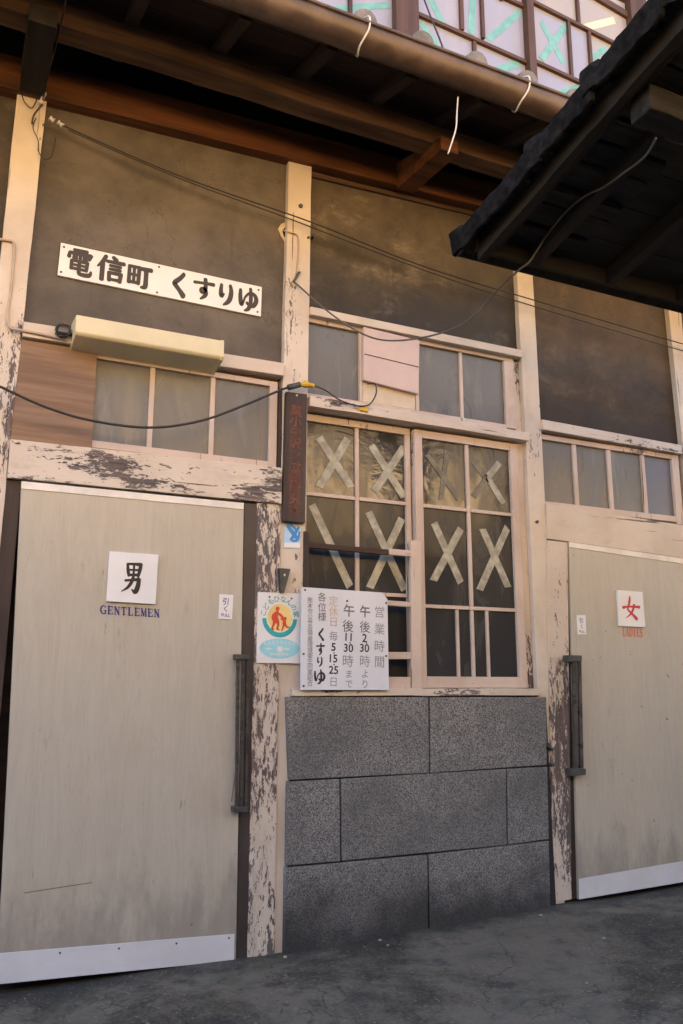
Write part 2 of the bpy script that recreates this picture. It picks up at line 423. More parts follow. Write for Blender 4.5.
M['carved'] = plain('faded_red_carving', (.17, .058, .034), .7, .3, 0, .4, 30)
M['navy'] = plain('navy_letters', (.03, .03, .15), .5)
M['teal'] = plain('teal_print', (.03, .36, .36), .45)
M['ltteal'] = plain('pale_teal_print', (.30, .60, .66), .45)
M['yellow'] = plain('yellow_print', (.78, .58, .22), .45)
M['redprint'] = plain('red_print', (.62, .07, .04), .45)
M['blue'] = plain('blue_print', (.04, .24, .62), .45)
M['ltblue'] = plain('pale_blue_print', (.42, .62, .80), .45)
M['gutter'] = plain('brown_gutter', (.085, .056, .043), .40, .5, .2, .30, 7, .25)
M['strap'] = plain('pale_strap', (.62, .58, .52), .6)
M['tile'] = plain('grey_tile', (.15, .14, .135), .6, .4, 0, .35, 14, .4)
M['darktile'] = plain('black_tile', (.013, .012, .012), .95, .06, 0, .5, 26, 1.0)
M['cable'] = plain('black_cable', (.030, .026, .025), .45)
M['roofcable'] = plain('lit_grey_cable', (.085, .078, .072), .5)  # greyer than the other cables to paint in light under the canopy
M['greycable'] = plain('grey_wire', (.20, .19, .18), .5)
M['painted_cable'] = plain('painted_cable', (.46, .35, .26), .6)
M['plug'] = plain('yellow_plug', (.62, .38, .03), .4)
M['porcelain'] = plain('porcelain', (.55, .53, .50), .3)
M['iron'] = plain('dark_iron', (.07, .068, .062), .5, .5, .3, .3, 20)
M['tanwall'] = plaster('tan_house_plaster', (.56, .46, .33), (.46, .37, .26), (.62, .52, .38))
M['tinroof'] = plaster('tan_tin_roof', (.56, .41, .215), (.48, .33, .16), (.62, .47, .28))
M['housegrey'] = plaster('neighbour_plaster', (.16, .13, .10), (.10, .085, .07), (.2, .17, .14))
M['rooftile'] = plain('roof_tile', (.14, .135, .135), .6, .4, 0, .3, 6, .3)
M['pebble'] = plain('pale_pebble', (.26, .24, .21), .8)
M['grit'] = plain('grit', (.16, .14, .115), .9, .2, 0, .4, 40)
M['leaf'] = plain('dry_leaf', (.20, .13, .07), .8)
M['ground'] = asphalt()

# ------------------------------------------------------------------ ground
def gz(x, y):
    return -0.018 + 0.019 * max(-3, min(6, x - .6)) + 0.006 * math.sin(3.1 * x + 1.7 * y) + 0.004 * math.sin(7 * x - 5 * y + 1)
mb = MB()
xs = [-60, -20, -8, -4] + [-3 + .12 * i for i in range(76)] + [7, 10, 20, 60]
ys = [-60, -25, -12, -8] + [-4.5 + .12 * i for i in range(38)] + [.03, .12, 1, 60]
for y in ys:
    for x in xs:
        mb.v.append((x, y, gz(x, y)))
nx = len(xs)
for j in range(len(ys) - 1):
    for i in range(nx - 1):
        mb.f.append((j * nx + i, j * nx + i + 1, (j + 1) * nx + i + 1, (j + 1) * nx + i)); mb.smooth.append(True)
build('ground', mb, M['ground'], kind='structure', up=True)

# ------------------------------------------------------------------ the bathhouse
BH = thing('bathhouse', 'old wooden bathhouse with peeling cream posts, taped windows and two laminate doors', 'bathhouse', (1.4, 0.1, 0))
def P(name, mb, mat, parent=BH, bevel=.003, **k): return build(name, mb, mat, parent, bevel, **k)
def panel(name, x0, x1, z0, z1, mat, y=.035): return P(name, MB().box(x0, x1, y, .11, z0, z1), mat, bevel=0)

panel('plaster_panel', .15, 1.36, 2.5, 3.68, M['plasterA'])
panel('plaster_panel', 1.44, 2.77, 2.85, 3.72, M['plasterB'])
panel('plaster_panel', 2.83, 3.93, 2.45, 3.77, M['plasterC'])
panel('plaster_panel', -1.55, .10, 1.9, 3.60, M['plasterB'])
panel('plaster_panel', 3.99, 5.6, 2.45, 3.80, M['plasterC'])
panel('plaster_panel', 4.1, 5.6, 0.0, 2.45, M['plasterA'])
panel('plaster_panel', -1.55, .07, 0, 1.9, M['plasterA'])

# carcass behind the facade: walls of the house itself
body = MB().box(-7, 10, .112, .16, -.2, 4.02)
P('facade_wall', body, M['darkwood'], bevel=0)
body = MB().box(-7, 10, .17, 6, -.2, 7.1)
P('house_body', body, M['housegrey'], bevel=0)
P('house_roof', MB().extr_x([(-.75, 7.02), (-.75, 7.10), (3.1, 8.35), (6.9, 7.1), (6.9, 7.02), (3.1, 8.25)], -7.6, 10.6), M['rooftile'], bevel=0)
P('facade_wall', MB().box(-7, -1.552, .02, .105, -.2, 3.85), M['plasterA'], bevel=0)
P('facade_wall', MB().box(5.602, 10, .02, .105, -.2, 3.85), M['plasterA'], bevel=0)

# posts
def q(*pts, Y=0.0): return [xz(a, b, Y) for a, b in pts]
P('post', MB().slab([(.075, 3.66), (.198, 3.66), (.176, 2.5), (.163, 1.9), (.163, -.1), (.03, -.1), (.05, 1.9), (.066, 2.5)], 0, .108), M['post_left'], rough=(.003, 4, .12))
P('post', MB().slab([(1.353, 3.66), (1.477, 3.66), (1.466, 2.4), (1.460, -.1), (1.335, -.1), (1.338, 2.4)], -.001, .108), M['post'], rough=(.003, 4, .12))
P('post', MB().slab([(2.738, 3.72), (2.851, 3.72), (2.856, 2.0), (2.85, -.1), (2.745, -.1), (2.748, 2.0)], .0, .108), M['post'], rough=(.003, 4, .12))
P('post', MB().slab([(3.888, 3.74), (4.0, 3.74), (4.02, -.1), (3.945, -.1), (3.93, 1.8)], 0, .108), M['post'])
# jamb boards beside the doors
P('jamb_board', MB().slab([(1.219, 1.878), (1.336, 1.878), (1.336, -.1), (1.219, -.1)], -.008, .1), M['jamb'], rough=(.003, 6, .08))
P('jamb_board', MB().slab(q((546, 540), (567, 542.5), (571, 899), (552, 903)), -.006, .1), M['jamb2'])
P('jamb_board', MB().box(1.322, 1.343, .003, .09, 1.80, 2.43), M['darkz'], bevel=0)  # dark strip painting in the shaded gap beside the window stile

# rails and lintels
P('rail', MB().slab([(.178, 2.548), (1.337, 2.563), (1.337, 2.500), (.178, 2.482)], -.018, .1), M['rail'])
P('lintel', MB().slab([(.165, 2.036), (1.334, 2.050), (1.334, 1.880), (.165, 1.877)], -.02, .1), M['lintel'], rough=(.0025, 5, .1))
P('rail', MB().slab([(1.470, 2.880), (2.736, 2.880), (2.736, 2.838), (1.470, 2.838)], -.018, .1), M['rail'])
P('transom', MB().slab([(1.466, 2.418), (2.745, 2.404), (2.745, 2.357), (1.466, 2.366)], -.032, .1), M['rail'], rough=(.002, 5, .1))
P('rail', MB().slab([(2.852, 2.497), (3.886, 2.480), (3.886, 2.425), (2.852, 2.440)], -.018, .1), M['rail'])
P('lintel', MB().slab(q((545.5, 504), (700, 528.5), (700, 561), (546, 539)), -.012, .1), M['lintel2'])
P('sill', MB().box(1.392, 2.742, -.035, .1, 1.022, 1.056), M['sill'], rough=(.0035, 7, .06))
P('trim_strip', MB().slab([(1.479, 3.640), (2.737, 3.690), (2.737, 3.665), (1.479, 3.615)], .02, .08), M['outbeam'])

# granite plinth
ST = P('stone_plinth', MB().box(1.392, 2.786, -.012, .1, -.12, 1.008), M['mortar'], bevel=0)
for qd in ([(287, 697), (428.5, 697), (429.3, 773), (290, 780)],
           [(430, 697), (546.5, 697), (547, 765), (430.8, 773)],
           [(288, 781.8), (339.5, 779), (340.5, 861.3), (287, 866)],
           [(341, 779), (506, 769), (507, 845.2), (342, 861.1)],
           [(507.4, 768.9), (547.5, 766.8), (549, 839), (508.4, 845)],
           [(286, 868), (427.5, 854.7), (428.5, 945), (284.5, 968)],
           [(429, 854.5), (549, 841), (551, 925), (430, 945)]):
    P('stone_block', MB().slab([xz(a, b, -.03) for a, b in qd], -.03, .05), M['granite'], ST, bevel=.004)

# ---- windows
def window(glz, frames, muntins, matf, matm, Y, **k):
    """frames/muntins are slabs (x0,x1,z0,z1); panes are (x0,x1,z0,z1,material)"""
    mb = MB()
    for x0, x1, z0, z1 in frames: mb.box(x0, x1, Y, .1, z0, z1)
    wd = P('window', mb, matf, bevel=.003, **k)
    for x0, x1, z0, z1 in muntins:
        P('muntin', MB().box(x0, x1, Y + .006, Y + .03, z0, z1), matm, wd, bevel=.002)
    for x0, x1, z0, z1, m in glz:
        P('pane', MB().box(x0, x1, Y + .018, Y + .023, z0, z1), m, wd, bevel=0)
    return wd
# over the gents door
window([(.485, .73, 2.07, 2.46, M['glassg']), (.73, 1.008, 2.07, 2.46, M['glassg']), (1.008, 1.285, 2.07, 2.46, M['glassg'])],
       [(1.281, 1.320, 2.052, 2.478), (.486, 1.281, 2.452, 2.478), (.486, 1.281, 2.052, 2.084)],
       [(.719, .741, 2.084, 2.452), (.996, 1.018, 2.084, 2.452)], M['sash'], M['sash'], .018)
P('plywood_panel', MB().slab([(.166, 2.478), (.484, 2.478), (.487, 2.032), (.166, 2.032)], .004, .03), M['ply'])
# centre transom
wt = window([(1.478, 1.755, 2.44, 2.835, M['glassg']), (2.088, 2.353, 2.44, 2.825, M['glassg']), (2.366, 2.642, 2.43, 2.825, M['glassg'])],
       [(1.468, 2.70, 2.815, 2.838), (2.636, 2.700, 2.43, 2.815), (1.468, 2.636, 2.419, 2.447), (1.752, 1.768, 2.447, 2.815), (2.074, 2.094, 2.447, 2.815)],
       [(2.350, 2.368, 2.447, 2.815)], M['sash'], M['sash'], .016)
P('filler_board', MB().box(1.770, 2.072, .02, .05, 2.448, 2.56), M['cream'], wt)
P('pink_board', MB().slab([(1.766, 2.836), (2.090, 2.822), (2.078, 2.528), (1.762, 2.553)], -.006, .014), M['pink'])
P('board_seam', MB().slab(q((364, 354), (418, 367), (418, 368), (364, 355)), -.0068, .0), M['darkwood'], bevel=0)
# sliding sashes: left one behind, right one in front
wl_ = window([(x0, x1, z0, z1, M['glassr' if z1 > 2.2 else 'glassd']) for x0, x1 in ((1.46, 1.753), (1.755, 2.03)) for z0, z1 in ((1.07, 1.498), (1.5, 1.959), (1.961, 2.335))],
       [(1.464, 2.052, 2.318, 2.354), (1.464, 2.052, 1.058, 1.10), (2.024, 2.052, 1.10, 2.318)],
       [(1.744, 1.764, 1.10, 2.318), (1.464, 1.742, 1.951, 1.969), (1.766, 2.024, 1.951, 1.969), (1.464, 1.742, 1.49, 1.508), (1.766, 2.024, 1.49, 1.508)],
       M['sash'], M['sash'], .045)
wr_ = window([(x0, x1, z0, z1, M['glassr' if z1 > 2.2 else 'glassd']) for x0, x1 in ((2.09, 2.379), (2.381, 2.66)) for z0, z1 in ((1.451, 1.952), (1.954, 2.32))] +
             [(x0, x1, 1.09, 1.449, M['glassd']) for x0, x1 in ((2.09, 2.292), (2.294, 2.379), (2.381, 2.47), (2.472, 2.66))],
       [(2.062, 2.106, 1.058, 2.345), (2.650, 2.700, 1.058, 2.345), (2.106, 2.650, 2.304, 2.345), (2.106, 2.650, 1.058, 1.112)],
       [(2.370, 2.390, 1.460, 2.304), (2.106, 2.368, 1.944, 1.962), (2.392, 2.650, 1.944, 1.962), (2.106, 2.650, 1.441, 1.459),
        (2.285, 2.300, 1.112, 1.440), (2.371, 2.389, 1.112, 1.440), (2.463, 2.478, 1.112, 1.440)],
       M['sash'], M['sash'], .016)
P('window_stile', MB().box(2.703, 2.746, .03, .1, 1.058, 2.83), M['jamb2'])
# over the ladies door
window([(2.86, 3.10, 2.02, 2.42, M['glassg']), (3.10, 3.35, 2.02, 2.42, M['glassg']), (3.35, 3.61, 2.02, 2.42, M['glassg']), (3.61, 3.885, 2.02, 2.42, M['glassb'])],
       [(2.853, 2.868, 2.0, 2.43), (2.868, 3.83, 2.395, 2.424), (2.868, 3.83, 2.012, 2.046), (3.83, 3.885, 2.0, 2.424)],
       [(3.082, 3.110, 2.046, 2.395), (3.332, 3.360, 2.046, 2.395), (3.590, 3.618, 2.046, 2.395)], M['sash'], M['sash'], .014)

# tape crosses stuck on the panes
def tape(wd, Y, pieces, mat, wdt=.040, name='tape_cross'):
    mb = MB()
    for k, (a, b, c, d) in enumerate(pieces):
        p0 = Vector(xz(a, b, Y)); p1 = Vector(xz(c, d, Y)); t = (p1 - p0).normalized(); n = Vector((-t.y, t.x)) * wdt / 2
        e = [t * random.uniform(-.012, .012) for _ in range(4)]
        yy = Y - .0012 * k
        mb.slab([tuple(p0 + n + e[0]), tuple(p1 + n + e[1]), tuple(p1 - n + e[2]), tuple(p0 - n + e[3])], yy - .001, yy)
    return P(name, mb, mat, wd, bevel=0)
YL, YR = .0615, .0325
tape(wl_, YL, [(320, 439, 351, 487), (347, 440, 319, 487)], M['tape'])
tape(wl_, YL, [(371, 445, 404, 497), (404, 447, 373, 493)], M['tape'])
tape(wl_, YL, [(312, 505, 350, 587)], M['tape'], name='tape_strip')
tape(wl_, YL, [(369, 513, 404, 589), (402, 518, 370, 587)], M['tape'])
tape(wr_, YR, [(473, 461, 486, 478), (487, 479, 473, 497)], M['tape_reflect'], .034)
tape(wr_, YR, [(500, 462, 486, 479), (487, 477, 503, 503)], M['tape'], .036)
tape(wr_, YR, [(434, 523, 460, 581), (461, 528, 433, 581)], M['tape'])
tape(wr_, YR, [(482, 528, 508, 587), (507, 528, 479, 591)], M['tape'])
tape(wr_, YR, [(447, 452, 441, 500), (428, 456, 458, 498)], M['tape_reflect'], .028)  # tape-shaped marks standing in for a faint reflection in the pane

# guard bars before the left sash
gb = P('window_guard', MB().slab(q((411, 540), (421.5, 541), (422, 690), (411.5, 690), Y=-.012), -.012, .012), M['sash'])
P('guard_bar', MB().slab(q((308, 542), (389, 549.5), (389, 555), (308, 547.5), Y=-.01), -.010, .010), M['darkwood'], gb)
P('guard_bar', MB().slab(q((389, 548.5), (411, 550.5), (411, 556.5), (389, 554.5), Y=-.01), -.011, .011), M['sashx'], gb)
P('guard_bar', MB().slab(q((306, 594), (411, 602), (411, 607), (306, 600), Y=-.01), -.010, .010), M['sashx'], gb)
P('guard_bar', MB().slab(q((306, 652), (411, 652), (411, 659), (306, 660), Y=-.01), -.010, .010), M['sashx'], gb)
P('guard_bar', MB().slab(q((306, 676), (411, 677), (411, 689), (306, 690), Y=-.01), -.009, .010), M['sashx'], gb)
P('guard_bar', MB().slab(q((304, 531), (309, 532), (309, 690), (303, 690), Y=-.01), -.012, .012), M['darkz'], gb)

# ---- doors
def door(frames, leaf, strip, kick, rail):
    fr = MB()
    for f_, y0 in frames: fr.slab(f_, y0, .1)
    P('door_frame', fr, M['darkz'], bevel=.002)
    d = P('door', MB().slab(leaf, -.012, .022), M['laminate'], bevel=.002)
    P('top_strip', MB().slab(strip, -.0155, -.0125), M['strip'], d, bevel=.0008)
    P('kick_plate', MB().slab(kick, -.0155, -.0125), M['kick'], d, bevel=.0008)
    return d
gd = door([([(.163, 1.876), (.222, 1.876), (.205, -.1), (.163, -.1)], .004), ([(.222, 1.876), (1.218, 1.876), (1.218, 1.869), (.222, 1.869)], .004)],
          [xz(a, b, -.012) for a, b in ((21.5, 481), (244, 503), (236, 960.5), (-3, 984.5))],
          [xz(a, b, -.0155) for a, b in ((21.5, 481), (244, 503), (243.7, 509.5), (21.2, 488.5))],
          [xz(a, b, -.0155) for a, b in ((-2, 953.5), (234.5, 934), (234.2, 960.5), (-3, 984.5))], None)
P('door_frame', MB().slab([xz(a, b, -.006) for a, b in ((244.5, 503), (257, 504), (248, 961), (236.3, 962))], -.006, .09), M['bronze'], bevel=.002)
ld = door([([xz(a, b) for a, b in ((566.5, 541.5), (569.5, 542), (579.5, 898), (570.5, 900))], .004)],
          [xz(a, b, -.012) for a, b in ((569, 541.8), (705, 561.5), (705, 878.5), (579, 899.5))],
          [xz(a, b, -.0155) for a, b in ((569, 541.8), (705, 561.5), (705, 567), (569.2, 547))],
          [xz(a, b, -.0155) for a, b in ((579, 879), (705, 857.5), (705, 878.5), (579.3, 899.5))], None)
for d, mb in ((gd, [(5.5, 528.5, 6.5, 528.5)]),): pass
# screws in the kick plate
for a, b in ((60, 953), (119, 948.5), (176.5, 943.5), (229, 938)):
    P('screw', MB().disc(xz(a, b, -.017), .004, .004, -.0175, -.014, 10), M['iron'], gd, bevel=0)
P('scratch', MB().slab(q((24, 892.5), (92, 882), (92, 883), (24, 893.5), Y=-.0123), -.0126, -.012), M['ply'], gd, bevel=0)
P('scratch', MB().slab(q((236, 762), (237.5, 762), (232, 802), (231, 802), Y=-.0123), -.0126, -.012), M['ply'], gd, bevel=0)

def handle(dr, bars, brackets, Yb):
    mb = MB()
    for qd in bars: mb.slab([xz(a, b, Yb) for a, b in qd], Yb, Yb + .016)
    h = P('handle', mb, M['handle'], dr, bevel=.002)
    for qd in brackets:
        P('bracket', MB().slab([xz(a, b, Yb - .006) for a, b in qd], Yb - .006, -.006), M['iron'], dr, bevel=.002)
handle(gd, [[(237, 655), (240, 655), (238.5, 812), (235.5, 812)], [(242, 655.5), (245, 655.5), (243, 812), (240.2, 812)], [(247, 656), (249.5, 656), (247.5, 812), (244.8, 812)]],
       [[(236, 654), (250, 654.8), (250, 659.8), (236, 659.3)], [(234, 807), (248.3, 806.6), (248.3, 812), (234, 812.6)]], -.05)
handle(ld, [[(573, 657), (577, 657), (579, 775), (575, 775)], [(578.3, 657), (581.5, 657), (584, 775), (580.5, 775)]],
       [[(569, 655), (582, 655.5), (582, 661.5), (569, 661.5)], [(572, 769), (586, 768.5), (586, 775), (572, 776)]], -.05)

# serif letters of GENTLEMEN and LADIES, stuck on the doors
SERIF = {'G': [[(.9, .8, .12), (.7, .97, .1), (.35, .97, .12), (.1, .7, .2), (.1, .3, .2), (.35, .03, .12), (.7, .03, .1), (.86, .2, .14)], [(.84, .42, .18), (.84, .05, .18)], [(.6, .42, .07), (.98, .42, .07)]],
         'E': [[(.25, .97, .2), (.25, .03, .2)], [(.08, .97, .08), (.9, .97, .08)], [(.25, .5, .07), (.68, .5, .07)], [(.08, .03, .08), (.92, .03, .08)], [(.88, .95, .07), (.88, .76, .07)], [(.9, .05, .07), (.9, .26, .07)], [(.68, .6, .06), (.68, .4, .06)]],
         'N': [[(.18, .97, .1), (.18, .03, .1)], [(.18, .97, .2), (.82, .03, .2)], [(.82, .97, .1), (.82, .03, .1)], [(.02, .97, .07), (.3, .97, .07)], [(.04, .03, .07), (.34, .03, .07)], [(.66, .97, .07), (.98, .97, .07)]],
         'T': [[(.5, .97, .2), (.5, .03, .2)], [(.05, .96, .08), (.95, .96, .08)], [(.07, .95, .07), (.07, .72, .07)], [(.93, .95, .07), (.93, .72, .07)], [(.3, .03, .07), (.7, .03, .07)]],
         'L': [[(.28, .97, .2), (.28, .03, .2)], [(.08, .97, .07), (.5, .97, .07)], [(.08, .03, .08), (.92, .03, .08)], [(.9, .05, .07), (.9, .3, .07)]],
         'M': [[(.14, .97, .09), (.14, .03, .09)], [(.16, .97, .18), (.5, .1, .18)], [(.5, .1, .08), (.84, .97, .08)], [(.86, .97, .18), (.86, .03, .18)], [(0, .03, .07), (.3, .03, .07)], [(.7, .03, .07), (1, .03, .07)], [(0, .97, .07), (.2, .97, .07)]],
         'A': [[(.5, .97, .09), (.12, .03, .09)], [(.5, .97, .19), (.86, .03, .19)], [(.25, .36, .07), (.75, .36, .07)], [(.0, .03, .07), (.28, .03, .07)], [(.68, .03, .07), (1, .03, .07)]],
         'D': [[(.22, .97, .2), (.22, .03, .2)], [(.08, .97, .08), (.5, .95, .09), (.9, .68, .18), (.9, .32, .18), (.5, .05, .09), (.08, .03, .08)]],
         'I': [[(.5, .97, .22), (.5, .03, .22)], [(.25, .97, .07), (.75, .97, .07)], [(.25, .03, .07), (.75, .03, .07)]],
         'S': [[(.82, .78, .09), (.6, .97, .12), (.25, .9, .14), (.2, .66, .17), (.5, .5, .18), (.82, .33, .17), (.72, .06, .13), (.4, .02, .12), (.14, .2, .09)]]}
def word(text, O, U, V, y, wide=.86):
    mb = MB(); n = len(text); k = 0
    for i, ch in enumerate(text):
        o = (O[0] + U[0] * (i + .07) / n, O[1] + U[1] * (i + .07) / n); u = (U[0] * wide / n, U[1] * wide / n)
        for st in SERIF[ch]:
            mb.stroke((o, u, V), [(p[0], p[1], p[2] * 1.35) for p in st], y, .0004 + .00012 * (k % 9)); k += 1
    return mb
def frame(tl, tr, bl, Y):
    a, b, c = Vector(xz(*tl, Y)), Vector(xz(*tr, Y)), Vector(xz(*bl, Y))
    return (tuple(c), tuple(b - a), tuple(a - c))
O, U, V = frame((100, 605.5), (160, 609.5), (100, 613.5), -.0135)
P('lettering', word('GENTLEMEN', O, U, V, -.0125), M['navy'], gd, bevel=0)
O, U, V = frame((622, 628), (643, 629), (622.3, 636), -.0135)
P('lettering', word('LADIES', O, U, V, -.0125), M['redor'], ld, bevel=0)

# ---- eaves
P('wall_beam', MB().slab([(-1.6, 3.705), (5.6, 3.965), (5.6, 3.80), (-1.6, 3.545)], -.03, .105), M['beam'], rough=(.003, 4, .15))
P('light_seal', MB().box(-7, 10, -.06, .168, 4.02, 4.075), M['rooftile'], bevel=0)  # unseen box added to stop light leaking in behind the soffit
P('recess_shade_board', MB().box(-1.6, 5.6, .09, .111, 3.7, 4.05), M['black'], bevel=0)  # black board painting in the deep shade above the wall beam
EAVE_Z = lambda y: 3.665 + .33 * (y + .75)
P('eave_beam', MB().box(-1.6, 5.6, -.405, -.300, 3.675, 3.778), M['outbeam'], rough=(.004, 3, .15))
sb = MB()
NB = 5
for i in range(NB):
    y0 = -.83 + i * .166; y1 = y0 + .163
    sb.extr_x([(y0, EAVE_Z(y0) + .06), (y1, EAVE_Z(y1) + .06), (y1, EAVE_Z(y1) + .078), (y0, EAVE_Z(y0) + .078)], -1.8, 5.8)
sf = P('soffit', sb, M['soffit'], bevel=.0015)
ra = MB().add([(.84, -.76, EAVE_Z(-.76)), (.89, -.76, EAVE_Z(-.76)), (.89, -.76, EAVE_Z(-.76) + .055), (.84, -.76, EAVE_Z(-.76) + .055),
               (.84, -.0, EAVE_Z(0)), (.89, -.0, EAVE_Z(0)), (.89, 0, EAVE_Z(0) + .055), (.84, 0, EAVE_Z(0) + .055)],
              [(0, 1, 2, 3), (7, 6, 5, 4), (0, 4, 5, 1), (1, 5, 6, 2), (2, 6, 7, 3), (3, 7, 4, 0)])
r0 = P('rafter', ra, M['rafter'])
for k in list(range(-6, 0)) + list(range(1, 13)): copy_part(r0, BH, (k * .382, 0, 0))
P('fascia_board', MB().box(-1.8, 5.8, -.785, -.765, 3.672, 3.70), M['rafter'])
P('bracket', MB().hexa([(1.955, -.47, 3.60), (2.055, -.47, 3.60), (2.055, -.47, 3.674), (1.955, -.47, 3.674), (1.955, -.03, 3.645), (2.055, -.03, 3.645), (2.055, -.03, 3.80), (1.955, -.03, 3.80)]), M['beam'], bevel=.004)
P('bracket', MB().hexa([(.08, -.47, 3.60), (.185, -.47, 3.60), (.185, -.47, 3.674), (.08, -.47, 3.674), (.08, -.03, 3.60), (.185, -.03, 3.60), (.185, -.03, 3.80), (.08, -.03, 3.80)]), M['black'], bevel=.004)
# gutter: an open half pipe with a rolled lip
gp = []
for k in range(15):
    a = R(180 + 180 * k / 14); gp.append((-.815 + .068 * math.cos(a), 3.735 + .085 * math.sin(a)))
inner = [(-.815 + (y + .815) * .93, 3.735 + (z - 3.735) * .93 + .001) for y, z in gp][::-1]
gm = MB(); n_ = len(gp) * 2; pr = gp + inner
gm.extr_x(pr, -2.0, 6.0); gm.tube([(-2, -.884, 3.737), (6, -.884, 3.737)], .009, 8, 1); gm.tube([(-2, -.746, 3.737), (6, -.746, 3.737)], .007, 8, 1)
gut = P('gutter', gm, M['gutter'], bevel=0)
for p in gut.data.polygons: p.use_smooth = abs(p.normal.x) < .5
def strap(x):
    pts = [(x, -.74, 3.78)] + [(x + .012 * math.sin(k), -.815 + .073 * math.cos(R(-10 - 170 * k / 8)), 3.735 + .090 * math.sin(R(-10 - 170 * k / 8))) for k in range(9)] + [(x + .01, -.885, 3.765), (x + .005, -.85, 3.785)]
    P('strap', MB().tube(pts, .0042, 6, 3), M['strap'], gut, bevel=0)
for x in (1.345, 2.155, .45, 3.1): strap(x)
# pent roof over the eave, tiles end in round caps above the gutter
pr_ = MB()
for i in range(8):
    pr_.extr_x([(-.80 + i * .1, EAVE_Z(-.80 + i * .1) + .08), (-.68 + i * .1, EAVE_Z(-.68 + i * .1) + .08), (-.68 + i * .1, EAVE_Z(-.68 + i * .1) + .10), (-.80 + i * .1, EAVE_Z(-.80 + i * .1) + .118)], -1.9, 5.9)
rt = P('tile_roof', pr_, M['rooftile'], bevel=0)
def capmb(x):
    m = MB(); pts = []
    m.tube([(x, -.80, 3.80), (x, -.70, 3.84), (x, .0, 4.09)], .052, 12, 1)
    m.tube([(x, -.818, 3.797), (x, -.79, 3.806)], .058, 14, 1)
    return m
c0 = P('cover_tile', capmb(.81), M['tile'], rt)
for k in list(range(-9, 0)) + list(range(1, 18)): copy_part(c0, rt, (k * .281 + (0 if k < 2 else .0), 0, 0))

# ---- upper windows
uw = P('upper_window', MB().box(-2, 1.99, .06, .09, 5.62, 5.75), M['upframe'])
P('upper_wall', MB().box(-7, 10, .12, .168, 4.0, 7.1), M['housegrey'], bevel=0)
def uwin(posts, bars_v, bars_h, panes):
    m = MB()
    for x0, x1, z0, z1 in posts: m.box(x0, x1, .0, .118, z0, z1)
    wd = P('upper_window', m, M['upframez'], bevel=.004)
    for x0, z0, x1, z1, wdt in bars_v: P('muntin', MB().slab([(x0 - wdt / 2, z1), (x0 + wdt / 2, z1), (x0 + wdt / 2, z0), (x0 - wdt / 2, z0)], .03, .06), M['upframez'], wd, bevel=.002)
    for x0, x1, za, zb, wdt in bars_h: P('muntin', MB().slab([(x0, za + wdt / 2), (x1, zb + wdt / 2), (x1, zb - wdt / 2), (x0, za - wdt / 2)], .028, .061), M['upframe'], wd, bevel=.002)
    for x0, x1, z0, z1, mt in panes: P('pane', MB().box(x0, x1, .05, .056, z0, z1), mt, wd, bevel=0)
    return wd
bpy.data.objects.remove(uw)
u1 = uwin([(1.985, 2.135, 4.1, 6.4), (2.915, 2.968, 4.1, 5.85)],
     [(2.452, 4.87, 2.452, 5.8, .024), (2.602, 4.87, 2.602, 5.8, .022), (2.535, 4.1, 2.535, 4.82, .022), (2.75, 5.2, 2.75, 5.8, .022)],
     [(2.135, 2.915, 4.862, 4.815, .024), (2.135, 2.915, 5.25, 5.22, .024), (2.135, 2.915, 5.8, 5.8, .06)],
     [(2.13, 2.92, 4.1, 5.83, M['palepane'])])
u2 = uwin([(3.79, 3.94, 4.1, 6.4)],
     [(3.272, 4.83, 3.272, 5.25, .022), (3.44, 4.1, 3.44, 5.24, .022), (3.36, 5.25, 3.36, 5.6, .022)],
     [(2.968, 3.79, 4.848, 4.79, .024), (2.968, 3.79, 5.285, 5.215, .024), (2.968, 3.79, 5.62, 5.50, .05)],
     [(2.96, 3.44, 4.1, 5.25, M['palepane']), (3.44, 3.80, 4.1, 5.24, M['palepanew']), (2.96, 3.80, 5.25, 5.6, M['palepanew'])])
u0 = uwin([(.5, .62, 4.1, 6.4)],
     [(1.716, 4.1, 1.716, 5.8, .022), (1.3, 4.1, 1.3, 5.8, .022), (.95, 4.1, .95, 5.8, .022)],
     [(.62, 1.985, 5.0, 5.0, .024), (.62, 1.985, 5.8, 5.8, .06)], [(.62, 1.99, 4.1, 5.83, M['palepane'])])
u3 = uwin([(5.5, 5.62, 4.1, 6.4)], [(4.3, 4.1, 4.3, 5.8, .022), (4.9, 4.1, 4.9, 5.8, .022)], [(3.94, 5.5, 4.85, 4.85, .024), (3.94, 5.5, 5.8, 5.8, .06)], [(3.93, 5.5, 4.1, 5.83, M['palepanew'])])
YU = .0495
tape(u1, YU, [(420, 22, 452, 68)], M['green'], .045, 'tape_strip')
tape(u1, YU, [(427, -8, 444, 26)], M['green'], .045, 'tape_strip')
tape(u1, YU, [(473, -12, 471, 34)], M['green'], .045, 'tape_strip')
tape(u1, YU, [(488, 40, 520, 12)], M['green'], .045, 'tape_strip')
tape(u1, YU, [(481, 76, 519, 63)], M['green'], .05, 'tape_strip')
tape(u2, YU, [(541, 22, 563, 62), (567, 24, 541, 60)], M['green'], .045)
tape(u2, YU, [(540, 100, 583, 86)], M['green'], .045, 'tape_strip')
tape(u2, YU, [(584, 28, 615, 20)], M['cream'], .05, 'tape_strip')
tape(u0, YU, [(330, 9, 390, 5)], M['green'], .04, 'tape_strip')
tape(u2, YU, [(592, 58, 606, 48)], M['green'], .04, 'tape_strip')

